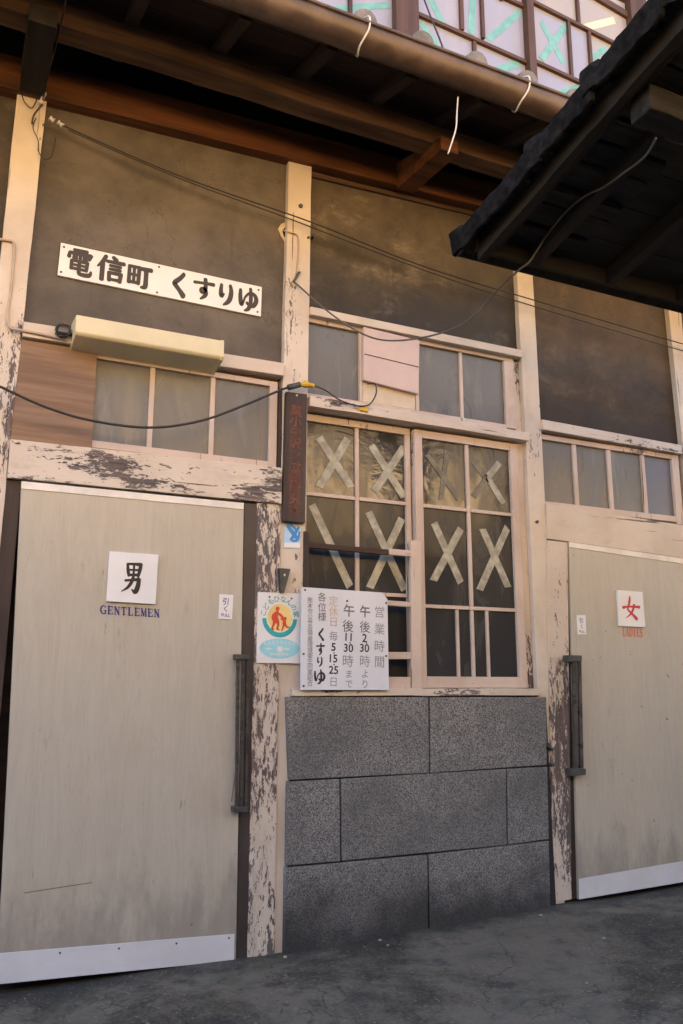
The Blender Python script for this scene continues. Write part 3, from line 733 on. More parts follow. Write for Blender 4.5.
# ------------------------------------------------------------------ signs
BR = {
 'otoko': [[(.27, .93, .055), (.30, .72, .075), (.335, .56, .06)], [(.27, .925, .05), (.5, .935, .055), (.74, .93, .08)], [(.745, .94, .08), (.71, .75, .085), (.665, .55, .06)],
           [(.36, .745, .04), (.66, .755, .045)], [(.50, .92, .05), (.50, .57, .05)], [(.34, .585, .05), (.66, .60, .06)],
           [(.22, .40, .05), (.45, .43, .05), (.70, .455, .08)], [(.70, .46, .09), (.68, .27, .10), (.62, .10, .11), (.55, .07, .08), (.46, .14, .02)], [(.50, .56, .06), (.45, .38, .075), (.32, .19, .06), (.10, .05, .015)]],
 'onna': [[(.46, .97, .05), (.43, .78, .085), (.36, .55, .07), (.33, .42, .06), (.52, .27, .07), (.74, .08, .11), (.80, .03, .04)], [(.66, .64, .075), (.57, .40, .075), (.42, .22, .05), (.20, .08, .02)], [(.08, .50, .09), (.30, .545, .06), (.66, .56, .065), (.93, .555, .09)]],
 'ku': [[(.72, .93, .12), (.55, .74, .13), (.30, .53, .14), (.33, .45, .14), (.52, .28, .13), (.74, .06, .17)]],
 'su': [[(.06, .74, .10), (.4, .77, .09), (.92, .79, .12)], [(.54, .97, .12), (.56, .70, .12), (.55, .48, .12), (.46, .33, .10), (.36, .38, .10), (.38, .50, .09), (.52, .53, .09), (.60, .40, .11), (.55, .2, .12), (.36, .02, .06)]],
 'ri': [[(.22, .92, .11), (.20, .66, .14), (.24, .42, .15), (.38, .52, .05)], [(.68, .95, .11), (.74, .68, .15), (.69, .35, .16), (.55, .15, .13), (.36, .02, .06)]],
 'yu': [[(.12, .86, .10), (.12, .55, .13), (.18, .24, .13), (.28, .36, .07), (.36, .58, .07), (.58, .78, .09), (.82, .72, .12), (.90, .50, .14), (.78, .27, .13), (.58, .24, .10), (.44, .34, .09)], [(.60, .98, .10), (.63, .70, .12), (.62, .32, .13), (.52, .08, .12), (.34, -.02, .05)]],
 'den': [[(.24, .96, .09), (.76, .97, .09)], [(.08, .83, .09), (.06, .66, .11)], [(.08, .83, .09), (.90, .84, .10)], [(.92, .84, .11), (.86, .66, .08)], [(.50, .96, .09), (.50, .62, .09)], [(.22, .745, .07), (.38, .745, .07)], [(.22, .645, .07), (.38, .645, .07)], [(.62, .745, .07), (.78, .745, .07)], [(.62, .645, .07), (.78, .645, .07)],
         [(.18, .53, .09), (.18, .20, .09)], [(.18, .53, .08), (.80, .53, .09)], [(.80, .53, .10), (.78, .20, .09)], [(.20, .37, .07), (.78, .37, .07)], [(.18, .22, .08), (.80, .22, .08)], [(.49, .54, .10), (.49, .12, .10), (.58, .03, .10), (.90, .05, .11), (.97, .20, .06)]],
 'shin': [[(.30, .98, .10), (.20, .74, .11), (.02, .52, .05)], [(.20, .68, .12), (.20, .02, .12)], [(.58, .99, .10), (.70, .89, .12)], [(.36, .79, .09), (1.0, .80, .11)], [(.48, .64, .08), (.88, .64, .09)], [(.48, .50, .08), (.88, .50, .09)], [(.46, .36, .10), (.48, .04, .10)], [(.46, .35, .09), (.90, .35, .10)], [(.91, .36, .11), (.88, .04, .10)], [(.48, .09, .08), (.88, .09, .09)]],
 'machi': [[(.06, .86, .10), (.07, .18, .11)], [(.06, .85, .09), (.48, .85, .09)], [(.48, .86, .11), (.47, .18, .11)], [(.07, .52, .08), (.47, .52, .08)], [(.27, .85, .09), (.27, .2, .09)], [(.07, .21, .09), (.47, .21, .09)], [(.52, .82, .11), (1.0, .83, .12)], [(.78, .82, .13), (.79, .4, .13), (.77, .12, .14), (.60, .06, .07)]],
}
def brush(chars, cells, y, bold=1.0):
    """cells: (origin x,z of lower left, U, V) for each character"""
    mb = MB(); k = 0
    for ch, fr in zip(chars, cells):
        for st in BR[ch]:
            mb.stroke(fr, [(a, b, c * bold) for a, b, c in st], y, .0005 + .0001 * (k % 16)); k += 1
    return mb

# long signboard 電信町 くすりゆ
T = thing('signboard', 'long white enamel signboard with brown brush lettering high on grey plaster above the gents side', 'sign', (.76, .03, 2.86))
YS = .022
quad = [xz(a, b, YS) for a, b in ((61, 242.5), (262, 287), (261, 316.5), (57.5, 275))]
P('board', MB().slab(quad, YS, .0345), M['whitew'], T, bevel=.002)
tl, tr, br_, bl = [Vector(v) for v in quad]
def cell(u0, u1, v0, v1):
    f = lambda u, v: (bl * (1 - u) + br_ * u) * (1 - v) + (tl * (1 - u) + tr * u) * v
    a = f(u0, v0); return (tuple(a), tuple(f(u1, v0) - a), tuple(f(u0, v1) - a))
cells = [cell(.035, .150, .13, .90), cell(.172, .296, .13, .90), cell(.316, .428, .10, .86), cell(.515, .618, .10, .90), cell(.638, .752, .16, .86), cell(.762, .862, .12, .84), cell(.872, .982, .10, .86)]
P('lettering', brush(['den', 'shin', 'machi'], cells[:3], YS, 1.55), M['inkbrown'], T, bevel=0)
P('lettering', brush(['ku', 'su', 'ri', 'yu'], cells[3:], YS, 1.55), M['inkbrown'], T, bevel=0)
for a, b in ((64, 247), (61, 272), (159, 267), (157, 292.5), (258.5, 290), (257.5, 312)):
    P('nail', MB().disc(xz(a, b, YS), .005, .005, YS - .002, YS, 8), M['iron'], T, bevel=0)

# door plates
T = thing('door_sign', 'square white plate with the black character for men on the left door', 'sign', (.68, -.014, 1.40))
Yp = -.024
qd = [xz(a, b, Yp) for a, b in ((109.8, 551.3), (158.6, 554.9), (155.5, 604.2), (106.6, 601.2))]
P('plate', MB().slab(qd, Yp, -.0122), M['white'], T, bevel=.001)
tl, tr, br_, bl = [Vector(v) for v in qd]
P('lettering', brush(['otoko'], [cell(.22, .80, .18, .82)], Yp, 1.6), M['ink'], T, bevel=0)
T = thing('door_sign', 'white plate with the red character for women on the right door', 'sign', (3.41, -.014, 1.40))
qd = [xz(a, b, Yp) for a, b in ((617.5, 590), (642.5, 592), (645.5, 627.3), (619.3, 626))]
P('plate', MB().slab(qd, Yp, -.0122), M['white'], T, bevel=.001)
tl, tr, br_, bl = [Vector(v) for v in qd]
P('lettering', brush(['onna'], [cell(.12, .86, .18, .86)], Yp, 1.45), M['red'], T, bevel=0)

def pull(quadpx, label, base):
    T = thing('pull_sticker', label, 'sticker', base)
    qd = [xz(a, b, -.0145) for a, b in quadpx]
    P('plate', MB().slab(qd, -.0145, -.0122), M['white'], T, bevel=.0005)
    cx = sum(v[0] for v in qd) / 4; zt = qd[0][1]; h = qd[0][1] - qd[3][1]
    P('lettering', glyphs([('引', cx - .002, zt - h * .28, h * .30, -4, .01), ('く', cx - .001, zt - h * .58, h * .26, -4, .01), ('PULL', cx, zt - h * .84, h * .17, -3, .012)], -.0150), M['navy'], T, bevel=0)
pull([(219.5, 594), (233.5, 595), (232, 619.5), (218.3, 619)], 'small white pull sticker beside the long handle on the left door', (1.09, -.013, 1.34))
pull([(576.8, 615), (585.6, 615), (586.4, 634.3), (577.6, 634.5)], 'small white pull sticker beside the handle on the right door', (3.06, -.013, 1.34))

# opening-hours board
T = thing('notice_board', 'pale opening-hours board with faded vertical writing in front of the taped window', 'notice board', (1.67, -.03, 1.05))
Yn = -.055
px = [(302, 587), (382, 592.5), (387.5, 599), (389, 690), (301, 690)]
P('board', MB().slab([xz(a, b, Yn) for a, b in px], Yn, Yn + .012), M['cold'], T, bevel=.001)
P('batten', MB().box(1.50, 1.84, Yn + .0125, -.013, 1.42, 1.45), M['sashx'], T)
P('batten', MB().box(1.50, 1.84, Yn + .0125, -.013, 1.08, 1.11), M['sashx'], T)
def column(items, mat):
    P('lettering', glyphs([(t,) + xz(a, b, Yn) + (s, -2, bo) for t, a, b, s, bo in items], Yn - .0005), mat, T, bevel=0)
S = .00375
column([('営', 379.5, 612, 15 * S, .004), ('業', 379.5, 629, 15 * S, .007), ('時', 379.5, 646, 15 * S, .007), ('間', 379.5, 662, 15 * S, .007)], M['inkgrey'])
column([('午', 365, 611.5, 15 * S, .02), ('後', 365, 627, 15 * S, .007)], M['inkgrey2'])
column([('2', 364.5, 638, 14 * S, .015), ('30', 364.5, 648, 13.5 * S, .015), ('.', 366.5, 643, 12 * S, .02)], M['ink'])
column([('時', 365, 661, 15 * S, .004), ('よ', 365, 674, 11 * S, .007), ('り', 365, 684, 11 * S, .007)], M['inkgrey'])
column([('午', 349, 610.5, 15.5 * S, .02), ('後', 348, 626, 15.5 * S, .007)], M['inkgrey2'])
column([('11', 348.5, 637, 13.5 * S, .015), ('30', 348.5, 648, 13.5 * S, .015), ('.', 350, 643, 12 * S, .02)], M['ink'])
column([('時', 348, 661, 15.5 * S, .004), ('ま', 349, 674, 10.5 * S, .007), ('で', 349, 684, 10.5 * S, .007)], M['inkgrey'])
column([('定', 333.5, 601, 13 * S, .007), ('休', 333.5, 611.5, 13 * S, .007), ('日', 333.5, 622, 12.5 * S, .007)], M['inkorange'])
column([('毎', 333.5, 636, 12 * S, .004), ('日', 333.5, 682, 12 * S, .007)], M['inkgrey'])
column([('5', 333.5, 647, 13 * S, .025), ('15', 333.5, 658.5, 13 * S, .02), ('25', 333.5, 670, 13 * S, .02), ('.', 334, 653, 12 * S, .02), ('.', 334, 664.5, 12 * S, .02)], M['ink'])
column([('各', 322, 597, 11.5 * S, .004), ('位', 322, 607, 11.5 * S, .007), ('様', 322, 616.5, 11.5 * S, .007)], M['inkgrey2'])
def cpx(a, b, w_, h_):
    p0 = Vector(xz(a - w_ / 2, b + h_ / 2, Yn)); return (tuple(p0), tuple(Vector(xz(a + w_ / 2, b + h_ / 2 + .4, Yn)) - p0), tuple(Vector(xz(a - w_ / 2, b - h_ / 2, Yn)) - p0))
P('lettering', brush(['ku', 'su', 'ri', 'yu'], [cpx(321, 634, 9, 13), cpx(320.5, 649, 9, 12), cpx(320, 661.5, 7.5, 10), cpx(319.5, 676.5, 12, 14)], Yn, 1.35), M['ink'], T, bevel=0)
column([(ch, 310, 600 + k * 5.55, 7.4 * S, .012) for k, ch in enumerate('熊本市公衆浴場業環境衛生同業組合')], M['inkgrey'])
for a, b in ((305, 590), (386, 603), (386, 656), (303.5, 654), (303.5, 686), (347, 601)):
    P('nail', MB().disc(xz(a, b, Yn), .005, .005, Yn - .003, Yn, 8), M['iron'], T, bevel=0)

# child-refuge poster
T = thing('refuge_sign', 'white refuge sign with red adult and child figures in a teal ring on the post', 'sign', (1.345, -.012, 1.16))
Yk = -.014
qd = [xz(a, b, Yk) for a, b in ((258, 592), (303.5, 593.5), (302.5, 663.5), (256.5, 663))]
P('plate', MB().slab(qd, Yk, -.0085), M['white'], T, bevel=.001)
cx, cz = xz(279.8, 617.5, Yk); rr = .075
P('print_disc', MB().disc((cx, cz), .058, .060, Yk - .0005, Yk, 32), M['yellow'], T, bevel=0)
arc = MB(); n = 24
o_ = [(cx + .083 * math.cos(R(184 + 172 * k / n)), cz + .088 * math.sin(R(184 + 172 * k / n))) for k in range(n + 1)]
i_ = [(cx + .064 * math.cos(R(184 + 172 * k / n)), cz + .066 * math.sin(R(184 + 172 * k / n))) for k in range(n + 1)]
for k in range(n): arc.slab([o_[k], o_[k + 1], i_[k + 1], i_[k]], Yk - .0006, Yk)
P('print_arc', arc, M['teal'], T, bevel=0)
txt = 'こどもひなんの家'
P('lettering', glyphs([(ch, cx + .079 * math.cos(R(168 - 156 * k / 7)), cz + .083 * math.sin(R(168 - 156 * k / 7)), .031, 78 - 156 * k / 7, .015) for k, ch in enumerate(txt)], Yk - .0006), M['teal'], T, bevel=0)
fg = MB(); F = ((cx - .06, cz - .06), (.12, 0), (0, .12))
for k, st in enumerate([[(.40, .80, .16), (.41, .84, .15)], [(.40, .70, .12), (.30, .52, .26), (.36, .36, .22)], [(.36, .68, .10), (.54, .58, .10), (.64, .46, .08)], [(.30, .40, .14), (.26, .24, .09), (.20, .08, .07), (.27, .06, .05)], [(.40, .38, .14), (.44, .24, .09), (.40, .08, .07), (.47, .06, .05)],
                          [(.70, .46, .13), (.715, .48, .12)], [(.70, .42, .07), (.68, .30, .15), (.68, .24, .12)], [(.66, .38, .05), (.54, .46, .05)], [(.66, .24, .08), (.62, .12, .06), (.58, .02, .05)], [(.72, .24, .08), (.80, .15, .06), (.90, .16, .04)]]):
    fg.stroke(F, st, Yk - .0006, .0004 + .00006 * k)
P('print_figures', fg, M['redprint'], T, bevel=0)
ex, ez = xz(279.5, 648.5, Yk)
P('print_ellipse', MB().disc((ex, ez), .094, .044, Yk - .0005, Yk, 36), M['ltteal'], T, bevel=0)
wm = glyphs([(ch, ex - .036 + .012 * k, ez - .025, .013, 0, .012) for k, ch in enumerate('熊本県警察本部')], Yk - .0008)
for k in range(8):
    wm.stroke(((ex - .075 + .019 * k, ez + .012 + .010 * math.sin(math.pi * (k + .5) / 8)), (.014, 0), (0, .012)), [(.1, .2, .2), (.9, .3, .2)], Yk - .0006); wm.stroke(((ex - .075 + .019 * k, ez + .012 + .010 * math.sin(math.pi * (k + .5) / 8)), (.014, 0), (0, .012)), [(.2, .9, .2), (.8, .8, .2)], Yk - .0006)
wm.disc((ex + .002, ez - .003), .014, .013, Yk - .0009, Yk - .0005, 14)
for dx in (-.05, .034): wm.disc((ex + dx, ez - .002), .017, .004, Yk - .0009, Yk - .0005, 10)
P('print_marks', wm, M['white'], T, bevel=0)
for a, b in ((269.5, 597), (291.5, 598.5), (303.5, 640)):
    P('nail', MB().disc(xz(a, b, Yk), .0045, .0045, Yk - .002, Yk, 8), M['iron'], T, bevel=0)

# carved plank
T = thing('plank_sign', 'narrow dark wooden plank with faded red carved writing hung on the middle post', 'sign', (1.40, -.02, 1.80))
Yw = -.03
qd = [xz(a, b, Yw) for a, b in ((286.5, 391.5), (307.3, 394), (305.3, 523), (283, 521))]
P('board', MB().slab(qd, Yw, -.003), M['plank'], T, bevel=.003)
P('lettering', glyphs([(ch,) + xz(a, b, Yw) + (s, -3, bo) for ch, a, b, s, bo in (('業', 296.5, 410.5, .062, .012), ('小', 296, 421, .062, .012), ('中', 296, 432, .056, .012), ('沢', 295.5, 443, .060, .012), ('ン', 295.5, 454.5, .060, .012), ('寸', 296, 466.5, .056, .012), ('眼', 295, 476, .064, .014), ('研', 295, 487, .064, .014), ('究', 295, 498.5, .062, .012), ('本', 294.5, 510, .062, .012))], Yw - .0006), M['carved'], T, bevel=0)
P('nail', MB().disc(xz(296.7, 395.5, Yw), .005, .005, Yw - .003, Yw, 8), M['porcelain'], T, bevel=0)

# blue sticker under the plank
T = thing('blue_sticker', 'small pale blue sticker with a blue ribbon emblem under the wooden plank sign', 'sticker', (1.395, -.002, 1.69))
Yb = -.004
P('sheet', MB().slab([xz(a, b, Yb) for a, b in ((284.5, 526.5), (301, 527.5), (300, 548.5), (283.5, 548))], Yb, -.0015), M['ltblue'], T, bevel=0)
e = MB(); bx, bz = xz(285.5, 541, Yb)
F = ((bx, bz), (.075, 0), (0, .085))
for k, st in enumerate([[(.1, .85, .2), (.5, .45, .26), (.8, .15, .22)], [(.85, .8, .16), (.55, .35, .2), (.35, .1, .18)], [(.3, .95, .14), (.75, .62, .16)], [(.9, .55, .12), (.8, .12, .14), (.45, .03, .12)]]):
    e.stroke(F, st, Yb - .0002, .0004 + .0001 * k)
P('emblem', e, M['blue'], T, bevel=0)
P('text_strip', MB().slab([xz(a, b, Yb) for a, b in ((284.5, 542.5), (300.2, 543), (300, 547.5), (284, 547))], Yb - .0006, Yb), M['white'], T, bevel=0)

# lamp fixture over the gents window
T = thing('lamp_casing', 'long cream metal lamp casing mounted under the white signboard', 'lamp', (.69, .03, 2.5))
mbx = MB().extr_x([(.034, 2.596), (-.125, 2.572), (-.128, 2.496), (-.118, 2.484), (.034, 2.462)], .372, 1.006)
P('casing', mbx, M['lamp'], T, bevel=.006)
P('end_cap', MB().extr_x([(.034, 2.598), (-.127, 2.574), (-.130, 2.494), (-.119, 2.481), (.034, 2.459)], .992, 1.008), M['lamp'], T, bevel=.003)
tw = MB()
for k in range(3):
    a0 = random.uniform(0, 6); pts = []
    for j in range(9):
        a = a0 + j * .75; p = at(63 + 7 * math.cos(a) + random.uniform(-1, 1), 331 + 6 * math.sin(a) + random.uniform(-1, 1), -.03 - .01 * k); pts.append(p)
    pts.append(at(75, 335, -.02)); tw.tube(pts, .004, 6, 4)
P('lead_wire', tw, M['cable'], T, bevel=0)

# iron pocket on the jamb
T = thing('iron_holder', 'small dark iron wedge holder nailed to the peeling post above the refuge sign', 'holder', (1.36, -.01, 1.5))
qa = [xz(a, b, -.03) for a, b in ((279, 568), (290.5, 569), (284, 593), (281, 593))]
P('pocket', MB().slab(qa, -.034, -.0085), M['iron'], T, bevel=.002)
P('nail', MB().disc(xz(284.5, 575, -.034), .004, .006, -.037, -.034, 8), M['porcelain'], T, bevel=0)

# ------------------------------------------------------------------ cables
def cable(name, label, pts, r, mat, cat='cable', n=8, group=None):
    P3 = [at(a, b, Y) for a, b, Y in pts]
    c = P3[0]
    T = thing(name, label, cat, tuple(c), group)
    P('sheath', MB().tube(P3, r, 7, n), mat, T, bevel=0)
    return T
t = cable('power_cable', 'black power cable sagging across the plywood and gents transom to a yellow plug', [(-14, 380, -.10), (0, 386.5, -.10), (47, 407.5, -.10), (94, 421, -.10), (150, 427.5, -.10), (200, 421, -.09), (245, 405, -.07), (282, 389.5, -.05), (294, 386, -.045)], .0056, M['cable'])
P('connector', MB().tube([at(288, 387.5, -.045), at(300, 384.5, -.045)], .014, 10, 1), M['iron'], t)
P('plug', MB().tube([at(300, 384.8, -.045), at(304, 384.3, -.045), at(309, 385, -.045), at(314, 386, -.045)], lambda u: .017 if .25 < u < .6 else .011, 10, 3), M['plug'], t)
t = cable('plug_lead', 'thin dark lead from the yellow plug up to the pink board', [(314, 386, -.045), (325, 390, -.05), (338, 399, -.05), (350, 404, -.05), (361, 406, -.045), (370, 404, -.045), (376, 394, -.03), (375, 384, -.02), (367, 384, -.012)], .0035, M['cable'])
P('clip', MB().slab([xz(a, b, -.036) for a, b in ((359, 405.5), (368, 408), (368, 412), (359, 410))], -.04, -.032), M['plug'], t, bevel=.001)
cable('roof_cable', 'long black cable drooping from the middle post up to the dark tiled roof', [(294, 282, -.005), (300, 287, -.02), (325, 309, -.08), (350, 327, -.16), (375, 338.5, -.22), (400, 340.5, -.28), (430, 336, -.36), (455, 328, -.44), (476, 314, -.52), (495, 293, -.62), (507, 281, -.82), (520, 269, -.99), (530, 261, -1.02), (545, 238, -1.05), (566, 212, -1.20), (585, 196, -1.31), (604, 187, -1.40), (625, 172, -1.52), (640, 161, -1.60), (649, 151, -1.66), (656, 138, -1.715)], .0042, M['roofcable'])
cable('thin_wire', 'upper of two thin wires strung across the facade from the porcelain knobs', [(64, 126, -.03), (180, 176, -.04), (312, 222.5, -.04), (420, 265, -.05), (520, 296, -.05), (700, 349, -.05)], .0035, M['cable'], 'wire')
cable('thin_wire', 'lower of two thin wires strung across the facade from the porcelain knobs', [(68, 130, -.03), (180, 178.5, -.04), (290, 219, -.04), (420, 268.5, -.05), (520, 302, -.05), (700, 356, -.05)], .0030, M['cable'], 'wire')
t = cable('eave_wire', 'dark wire dropping from the eave to porcelain knobs atop the left post', [(67, -8, -.55), (63, 15, -.45), (56, 45, -.30), (49, 70, -.16), (44, 92, -.06), (42, 104, -.03), (34, 115, -.02), (32, 124, -.012)], .004, M['cable'], 'wire')
for pts in (((44, 93), (41, 104)), ((50, 118), (54, 121)), ((58, 122), (63, 126))):
    P('insulator', MB().tube([at(*pts[0], -.03), at((pts[0][0] + pts[1][0]) / 2, (pts[0][1] + pts[1][1]) / 2, -.03), at(*pts[1], -.03)], lambda u: .012 if abs(u - .5) > .2 else .008, 10, 3), M['porcelain'], t, bevel=0)
P('loop', MB().tube([at(a, b, -.02) for a, b in ((36, 118), (33, 128), (38, 140), (39, 152), (44, 159), (51, 157), (54, 147), (56, 137))], .0025, 6, 6), M['cable'], t, bevel=0)
P('loop', MB().tube([at(a, b, -.015) for a, b in ((36, 92), (23, 90), (24, 101), (32, 108), (38, 96))], .0025, 6, 6), M['cable'], t, bevel=0)
cable('conduit_wire', 'paint-covered cable clipped around the left post and along its rail', [(-3, 239, -.006), (8, 240.5, -.006), (14, 244, -.006), (13.5, 262, -.006), (11, 290, -.006), (7.5, 315, -.006), (10, 327, -.008), (20, 330, -.022), (40, 334, -.024), (66, 340, -.024)], .006, M['painted_cable'])
t = cable('post_lead', 'short tan wire bent down the middle post to a small clip', [(284, 230.5, .02), (289, 232, -.006), (296, 234, -.008), (298.5, 240, -.006), (298.3, 255, -.006), (297, 268, -.006), (296, 274, -.006)], .004, M['painted_cable'])
P('clip', MB().slab([xz(a, b, -.01) for a, b in ((298, 271.5), (301, 272), (295.5, 281), (292.5, 281.5))], -.016, -.002), M['iron'], t, bevel=.002)
cable('dangling_wire', 'pale wire dangling from the gutter edge beside the eave bracket', [(458, 97, -.78), (457, 112, -.77), (456, 128, -.77), (452, 142, -.76), (448, 154, -.75)], .0035, M['strap'], 'wire')
cable('window_cable', 'thin dark cable running down to the gutter in front of the upstairs windows', [(417, -20, -.30), (430, 15, -.45), (440, 40, -.62), (449, 66, -.78)], .0045, M['cable'])
# broken plaster beside the middle post
P('plaster_chip', MB().slab(q((286, 222), (281, 224), (278, 229), (281, 236), (285.5, 243), (285.8, 246), (287, 232), Y=.033), .031, .04), M['cream'], bevel=0)
P('plaster_hole', MB().slab(q((286, 226), (282.5, 230.5), (284, 236), (286.5, 239), Y=.029), .029, .04), M['mortar'], bevel=0)
for a, b, rr in ((300.3, 206.5, .010), (313, 236.5, .009), (547, 749, .009), (548, 764.5, .009), (536.5, 522, .008), (308, 238, .006), (544.5, 745, .012)):
    P('bolt', MB().disc(xz(a, b), rr, rr, -.012 if a < 540 else -.04, .02, 12), M['iron'], bevel=.001)

# ------------------------------------------------------------------ tiled canopy roof beside the alley
NH = thing('tiled_canopy', 'black tiled canopy roof with dark timbers jutting in at upper right', 'canopy', (3.2, -2.4, 0))
X0, YE, ZE, SL = 1.775, -.90, 2.845, .20
X1 = 6.2; YR2 = -2.45
rz = lambda y: ZE + SL * (YE - y)
def slope(x0, x1, ya, yb, za, zb):
    """a sheet following the roof slope between two distances and two heights over it"""
    return MB().add([(x0, ya, rz(ya) + za), (x1, ya, rz(ya) + za), (x1, yb, rz(yb) + za), (x0, yb, rz(yb) + za),
                     (x0, ya, rz(ya) + zb), (x1, ya, rz(ya) + zb), (x1, yb, rz(yb) + zb), (x0, yb, rz(yb) + zb)],
                    [(0, 1, 2, 3), (7, 6, 5, 4), (0, 4, 5, 1), (1, 5, 6, 2), (2, 6, 7, 3), (3, 7, 4, 0)])
NP = lambda name, mb, mat, par=NH, bevel=.003, rough=None: P(name, mb, mat, par, bevel, rough=rough)
dk = MB()
ys_ = YE + .0
k = 0
while ys_ > YR2:
    yb = max(YR2, ys_ - .18)
    s_ = slope(X0 + .06, X1, ys_, yb + .004, .02, .036); dk.add(s_.v, s_.f); ys_ = yb
deck = NP('roof_deck', dk, M['blackx'], bevel=.0015)
NP('roof_tiles', slope(X0 + .04, X1, YE + .02, YR2, .037, .05), M['darktile'])
r1 = NP('rafter', slope(X0 + .30, X0 + .355, YE - .03, YR2, -.05, .018), M['black'])
for k in range(1, 10): copy_part(r1, NH, (k * .42, 0, 0))
NP('barge_board', slope(X0 + .05, X0 + .085, YE - .02, YR2, -.085, .018), M['oldwood'], rough=(.006, 5, .06))
NP('barge_board', slope(X0 + .088, X0 + .14, YE - .05, YR2, -.04, .016), M['black'], rough=(.006, 5, .06))
NP('eave_board', MB().box(X0 + .04, X1, YE - .03, YE - .008, ZE - .045, ZE + .03), M['blackx'])
# gutter under the eave edge
gp2 = [(YE + .02 + .05 * math.cos(R(180 + 180 * k / 8)), ZE - .005 + .05 * math.sin(R(180 + 180 * k / 8))) for k in range(9)]
NP('gutter', MB().extr_x(gp2, X0 - .01, X1), M['darktile'], bevel=0)
# verge tiles: one behind the other, each with a raised lip and a flange turned down over the edge
def verge(y0, L):
    m = MB()
    sec = [(-.022, -.045), (.0, -.045), (.012, .015), (.13, .025), (.13, .042), (.10, .055), (.05, .062), (.0, .057), (-.028, .035)]
    n = len(sec)
    st = ((0, 1.22, .012), (.05, 1.22, .012), (.07, 1.0, .0), (L, .92, -.012))
    for dy, sc, up in st:
        for x, z in sec:
            m.v.append((X0 + x * (1 if x > 0 else sc), y0 - dy, rz(y0 - dy) + (z if z < 0 else z * sc) + up))
    for j in range(len(st) - 1):
        for i in range(n):
            m.f.append((j * n + i, j * n + (i + 1) % n, (j + 1) * n + (i + 1) % n, (j + 1) * n + i)); m.smooth.append(False)
    m.f.append(tuple(range(n))); m.f.append(tuple((len(st) - 1) * n + i for i in range(n))[::-1]); m.smooth += [False, False]
    return m
NP('verge_tile', verge(YE + .05, .56), M['darktile'], bevel=.010, rough=(.010, 10, .03))
v0 = NP('verge_tile', verge(YE - .44, .34), M['darktile'], bevel=.010, rough=(.012, 10, .03))
for k in range(1, 4): copy_part(v0, NH, (random.uniform(-.012, .012), -.31 * k, .31 * k * SL + random.uniform(-.006, .006)))
for k in range(14):
    yk = YE - .10 - k * .105
    e0 = X0 + random.uniform(-.005, .055)
    sl_ = slope(e0, X0 + .5, yk, yk - random.uniform(.06, .10), -.004 - random.uniform(0, .012), .017)
    NP('sheathing_board', sl_, M['oldwoodx'], bevel=.002, rough=(.004, 9, .08))
# purlin with its end grain showing
NP('purlin', MB().box(X0 + .12, X1, -1.80, -1.71, rz(-1.755) - .145, rz(-1.755) - .05), M['oldwoodx'], bevel=.006, rough=(.004, 9, .05))
NP('post', MB().box(3.32, 3.42, -1.08, -.98, 0, 2.80), M['black'])
NP('post', MB().box(5.6, 5.7, -1.08, -.98, 0, 2.80), M['black'])
NP('post', MB().box(3.32, 3.42, -2.3, -2.2, 0, 3.02), M['black'])
NP('post', MB().box(5.6, 5.7, -2.3, -2.2, 0, 3.02), M['black'])

# ------------------------------------------------------------------ the house across the alley (seen in the panes)
OH = thing('alley_house', 'sunlit tan house with an added low tin roof across the alley, mirrored in the panes', 'house', (1, -9, 0))
P('wall', MB().box(-13, 15, -12, -9, -.2, 7.2), M['tanwall'], OH, bevel=0)
P('front_wall', MB().box(-11, 13, -8.95, -5.1, -.2, 2.60), M['housegrey'], OH, bevel=0)
P('bounce_lean_to_roof', MB().extr_x([(-4.75, 2.62), (-4.75, 2.68), (-8.99, 4.05), (-8.99, 3.95)], -11.3, 13.3), M['tinroof'], OH, bevel=0)  # unseen low roof, added and tinted to bounce warm light up the facade
P('roof', MB().extr_x([(-8.5, 7.15), (-8.5, 7.25), (-10.5, 8.2), (-12.5, 7.25), (-12.5, 7.15)], -13.4, 15.4), M['rooftile'], OH, bevel=0)
for x in (-8, -4.2, -.6, 3.1, 6.5, 10):
    wd = P('window', MB().box(x, x + 1.5, -8.998, -8.94, 4.6, 5.9), M['upframe'], OH)
    P('pane', MB().box(x + .06, x + .72, -8.939, -8.93, 4.66, 5.84), M['glassd'], wd, bevel=0)
    P('pane', MB().box(x + .78, x + 1.44, -8.939, -8.93, 4.66, 5.84), M['glassd'], wd, bevel=0)

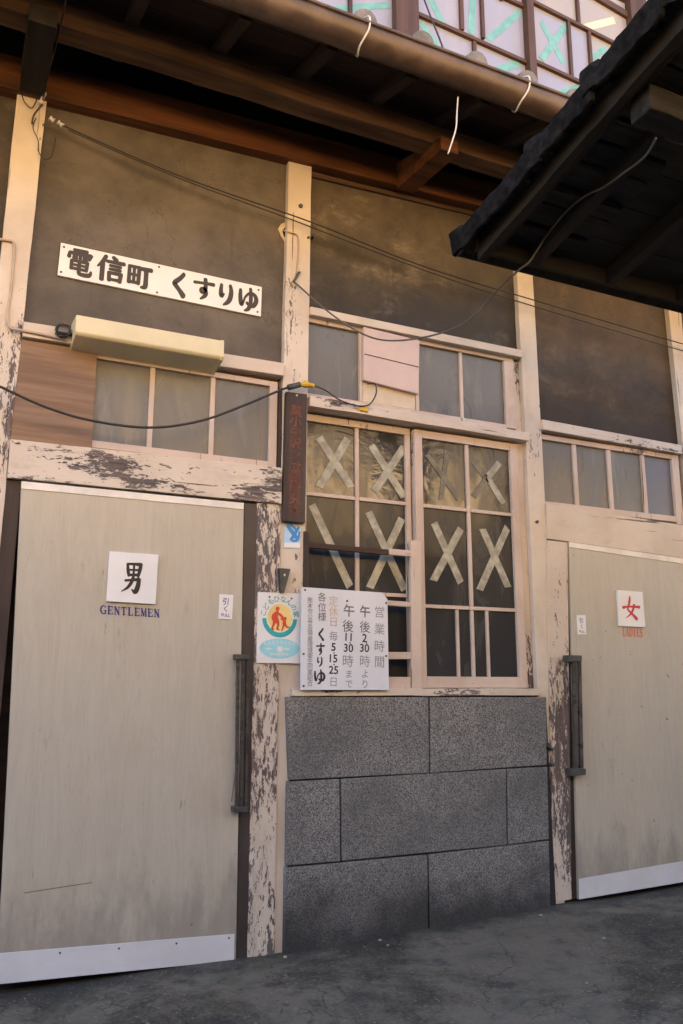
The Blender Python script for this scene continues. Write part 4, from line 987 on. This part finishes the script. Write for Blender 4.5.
# ------------------------------------------------------------------ litter
def gpt(px_, py_):
    d = _r * ((px_ - 341.5) / FPX) + _u * (-(py_ - 512) / FPX) + _f
    p = CAM + d * ((0.0 - CAM.z) / d.z); p = CAM + d * ((gz(p.x, p.y) - CAM.z) / d.z); return p
for a, b, s_ in ((380, 941, .008), (388, 946, .007), (541, 916, .008), (604, 939, .008), (587, 984, .006), (285, 958, .009)):
    p = gpt(a, b); m = MB()
    bm_ = bmesh.new(); bmesh.ops.create_icosphere(bm_, subdivisions=2, radius=s_)
    for v in bm_.verts: v.co *= random.uniform(.8, 1.15); v.co.z *= .65
    m.add([v.co + Vector((p.x, p.y, p.z + s_ * .4)) for v in bm_.verts], [tuple(v.index for v in f.verts) for f in bm_.faces], True); bm_.free()
    build('pebble', m, M['pebble'], label='small pale pebble lying on the dark pavement near the granite plinth', cat='pebble', group='pebbles on the pavement', origin=tuple(p))
gm_ = MB()
for k in range(420):
    x = random.uniform(.2, 4.0); y = -.035 - abs(random.gauss(0, .07)) - (.03 if x > 1.38 and x < 2.8 else 0); r_ = random.uniform(.0015, .0045)
    z = gz(x, y); a_ = random.uniform(0, 6)
    vs_ = [(x + r_ * math.cos(a_ + i * 2.1) * random.uniform(.7, 1.3), y + r_ * math.sin(a_ + i * 2.1), z - .001) for i in range(3)] + [(x, y, z + r_ * 1.1)]
    gm_.add(vs_, [(0, 2, 1), (0, 1, 3), (1, 2, 3), (2, 0, 3)])
build('grit', gm_, M['grit'], label='fine grit and crumbs gathered along the foot of the wall', cat='grit', kind='stuff')
p = gpt(487, 912)
lf = MB().add([(p.x - .03, p.y, p.z + .006), (p.x - .008, p.y - .014, p.z + .012), (p.x + .03, p.y + .004, p.z + .008), (p.x + .004, p.y + .016, p.z + .02),
               (p.x - .03, p.y, p.z + .004), (p.x - .008, p.y - .014, p.z + .010), (p.x + .03, p.y + .004, p.z + .006), (p.x + .004, p.y + .016, p.z + .018)],
              [(0, 1, 3), (1, 2, 3), (4, 7, 5), (5, 7, 6), (0, 4, 5, 1), (1, 5, 6, 2), (2, 6, 7, 3), (3, 7, 4, 0)])
build('dry_leaf', lf, M['leaf'], label='curled brown dry leaf on the pavement at the foot of the granite plinth', cat='leaf', origin=tuple(p))
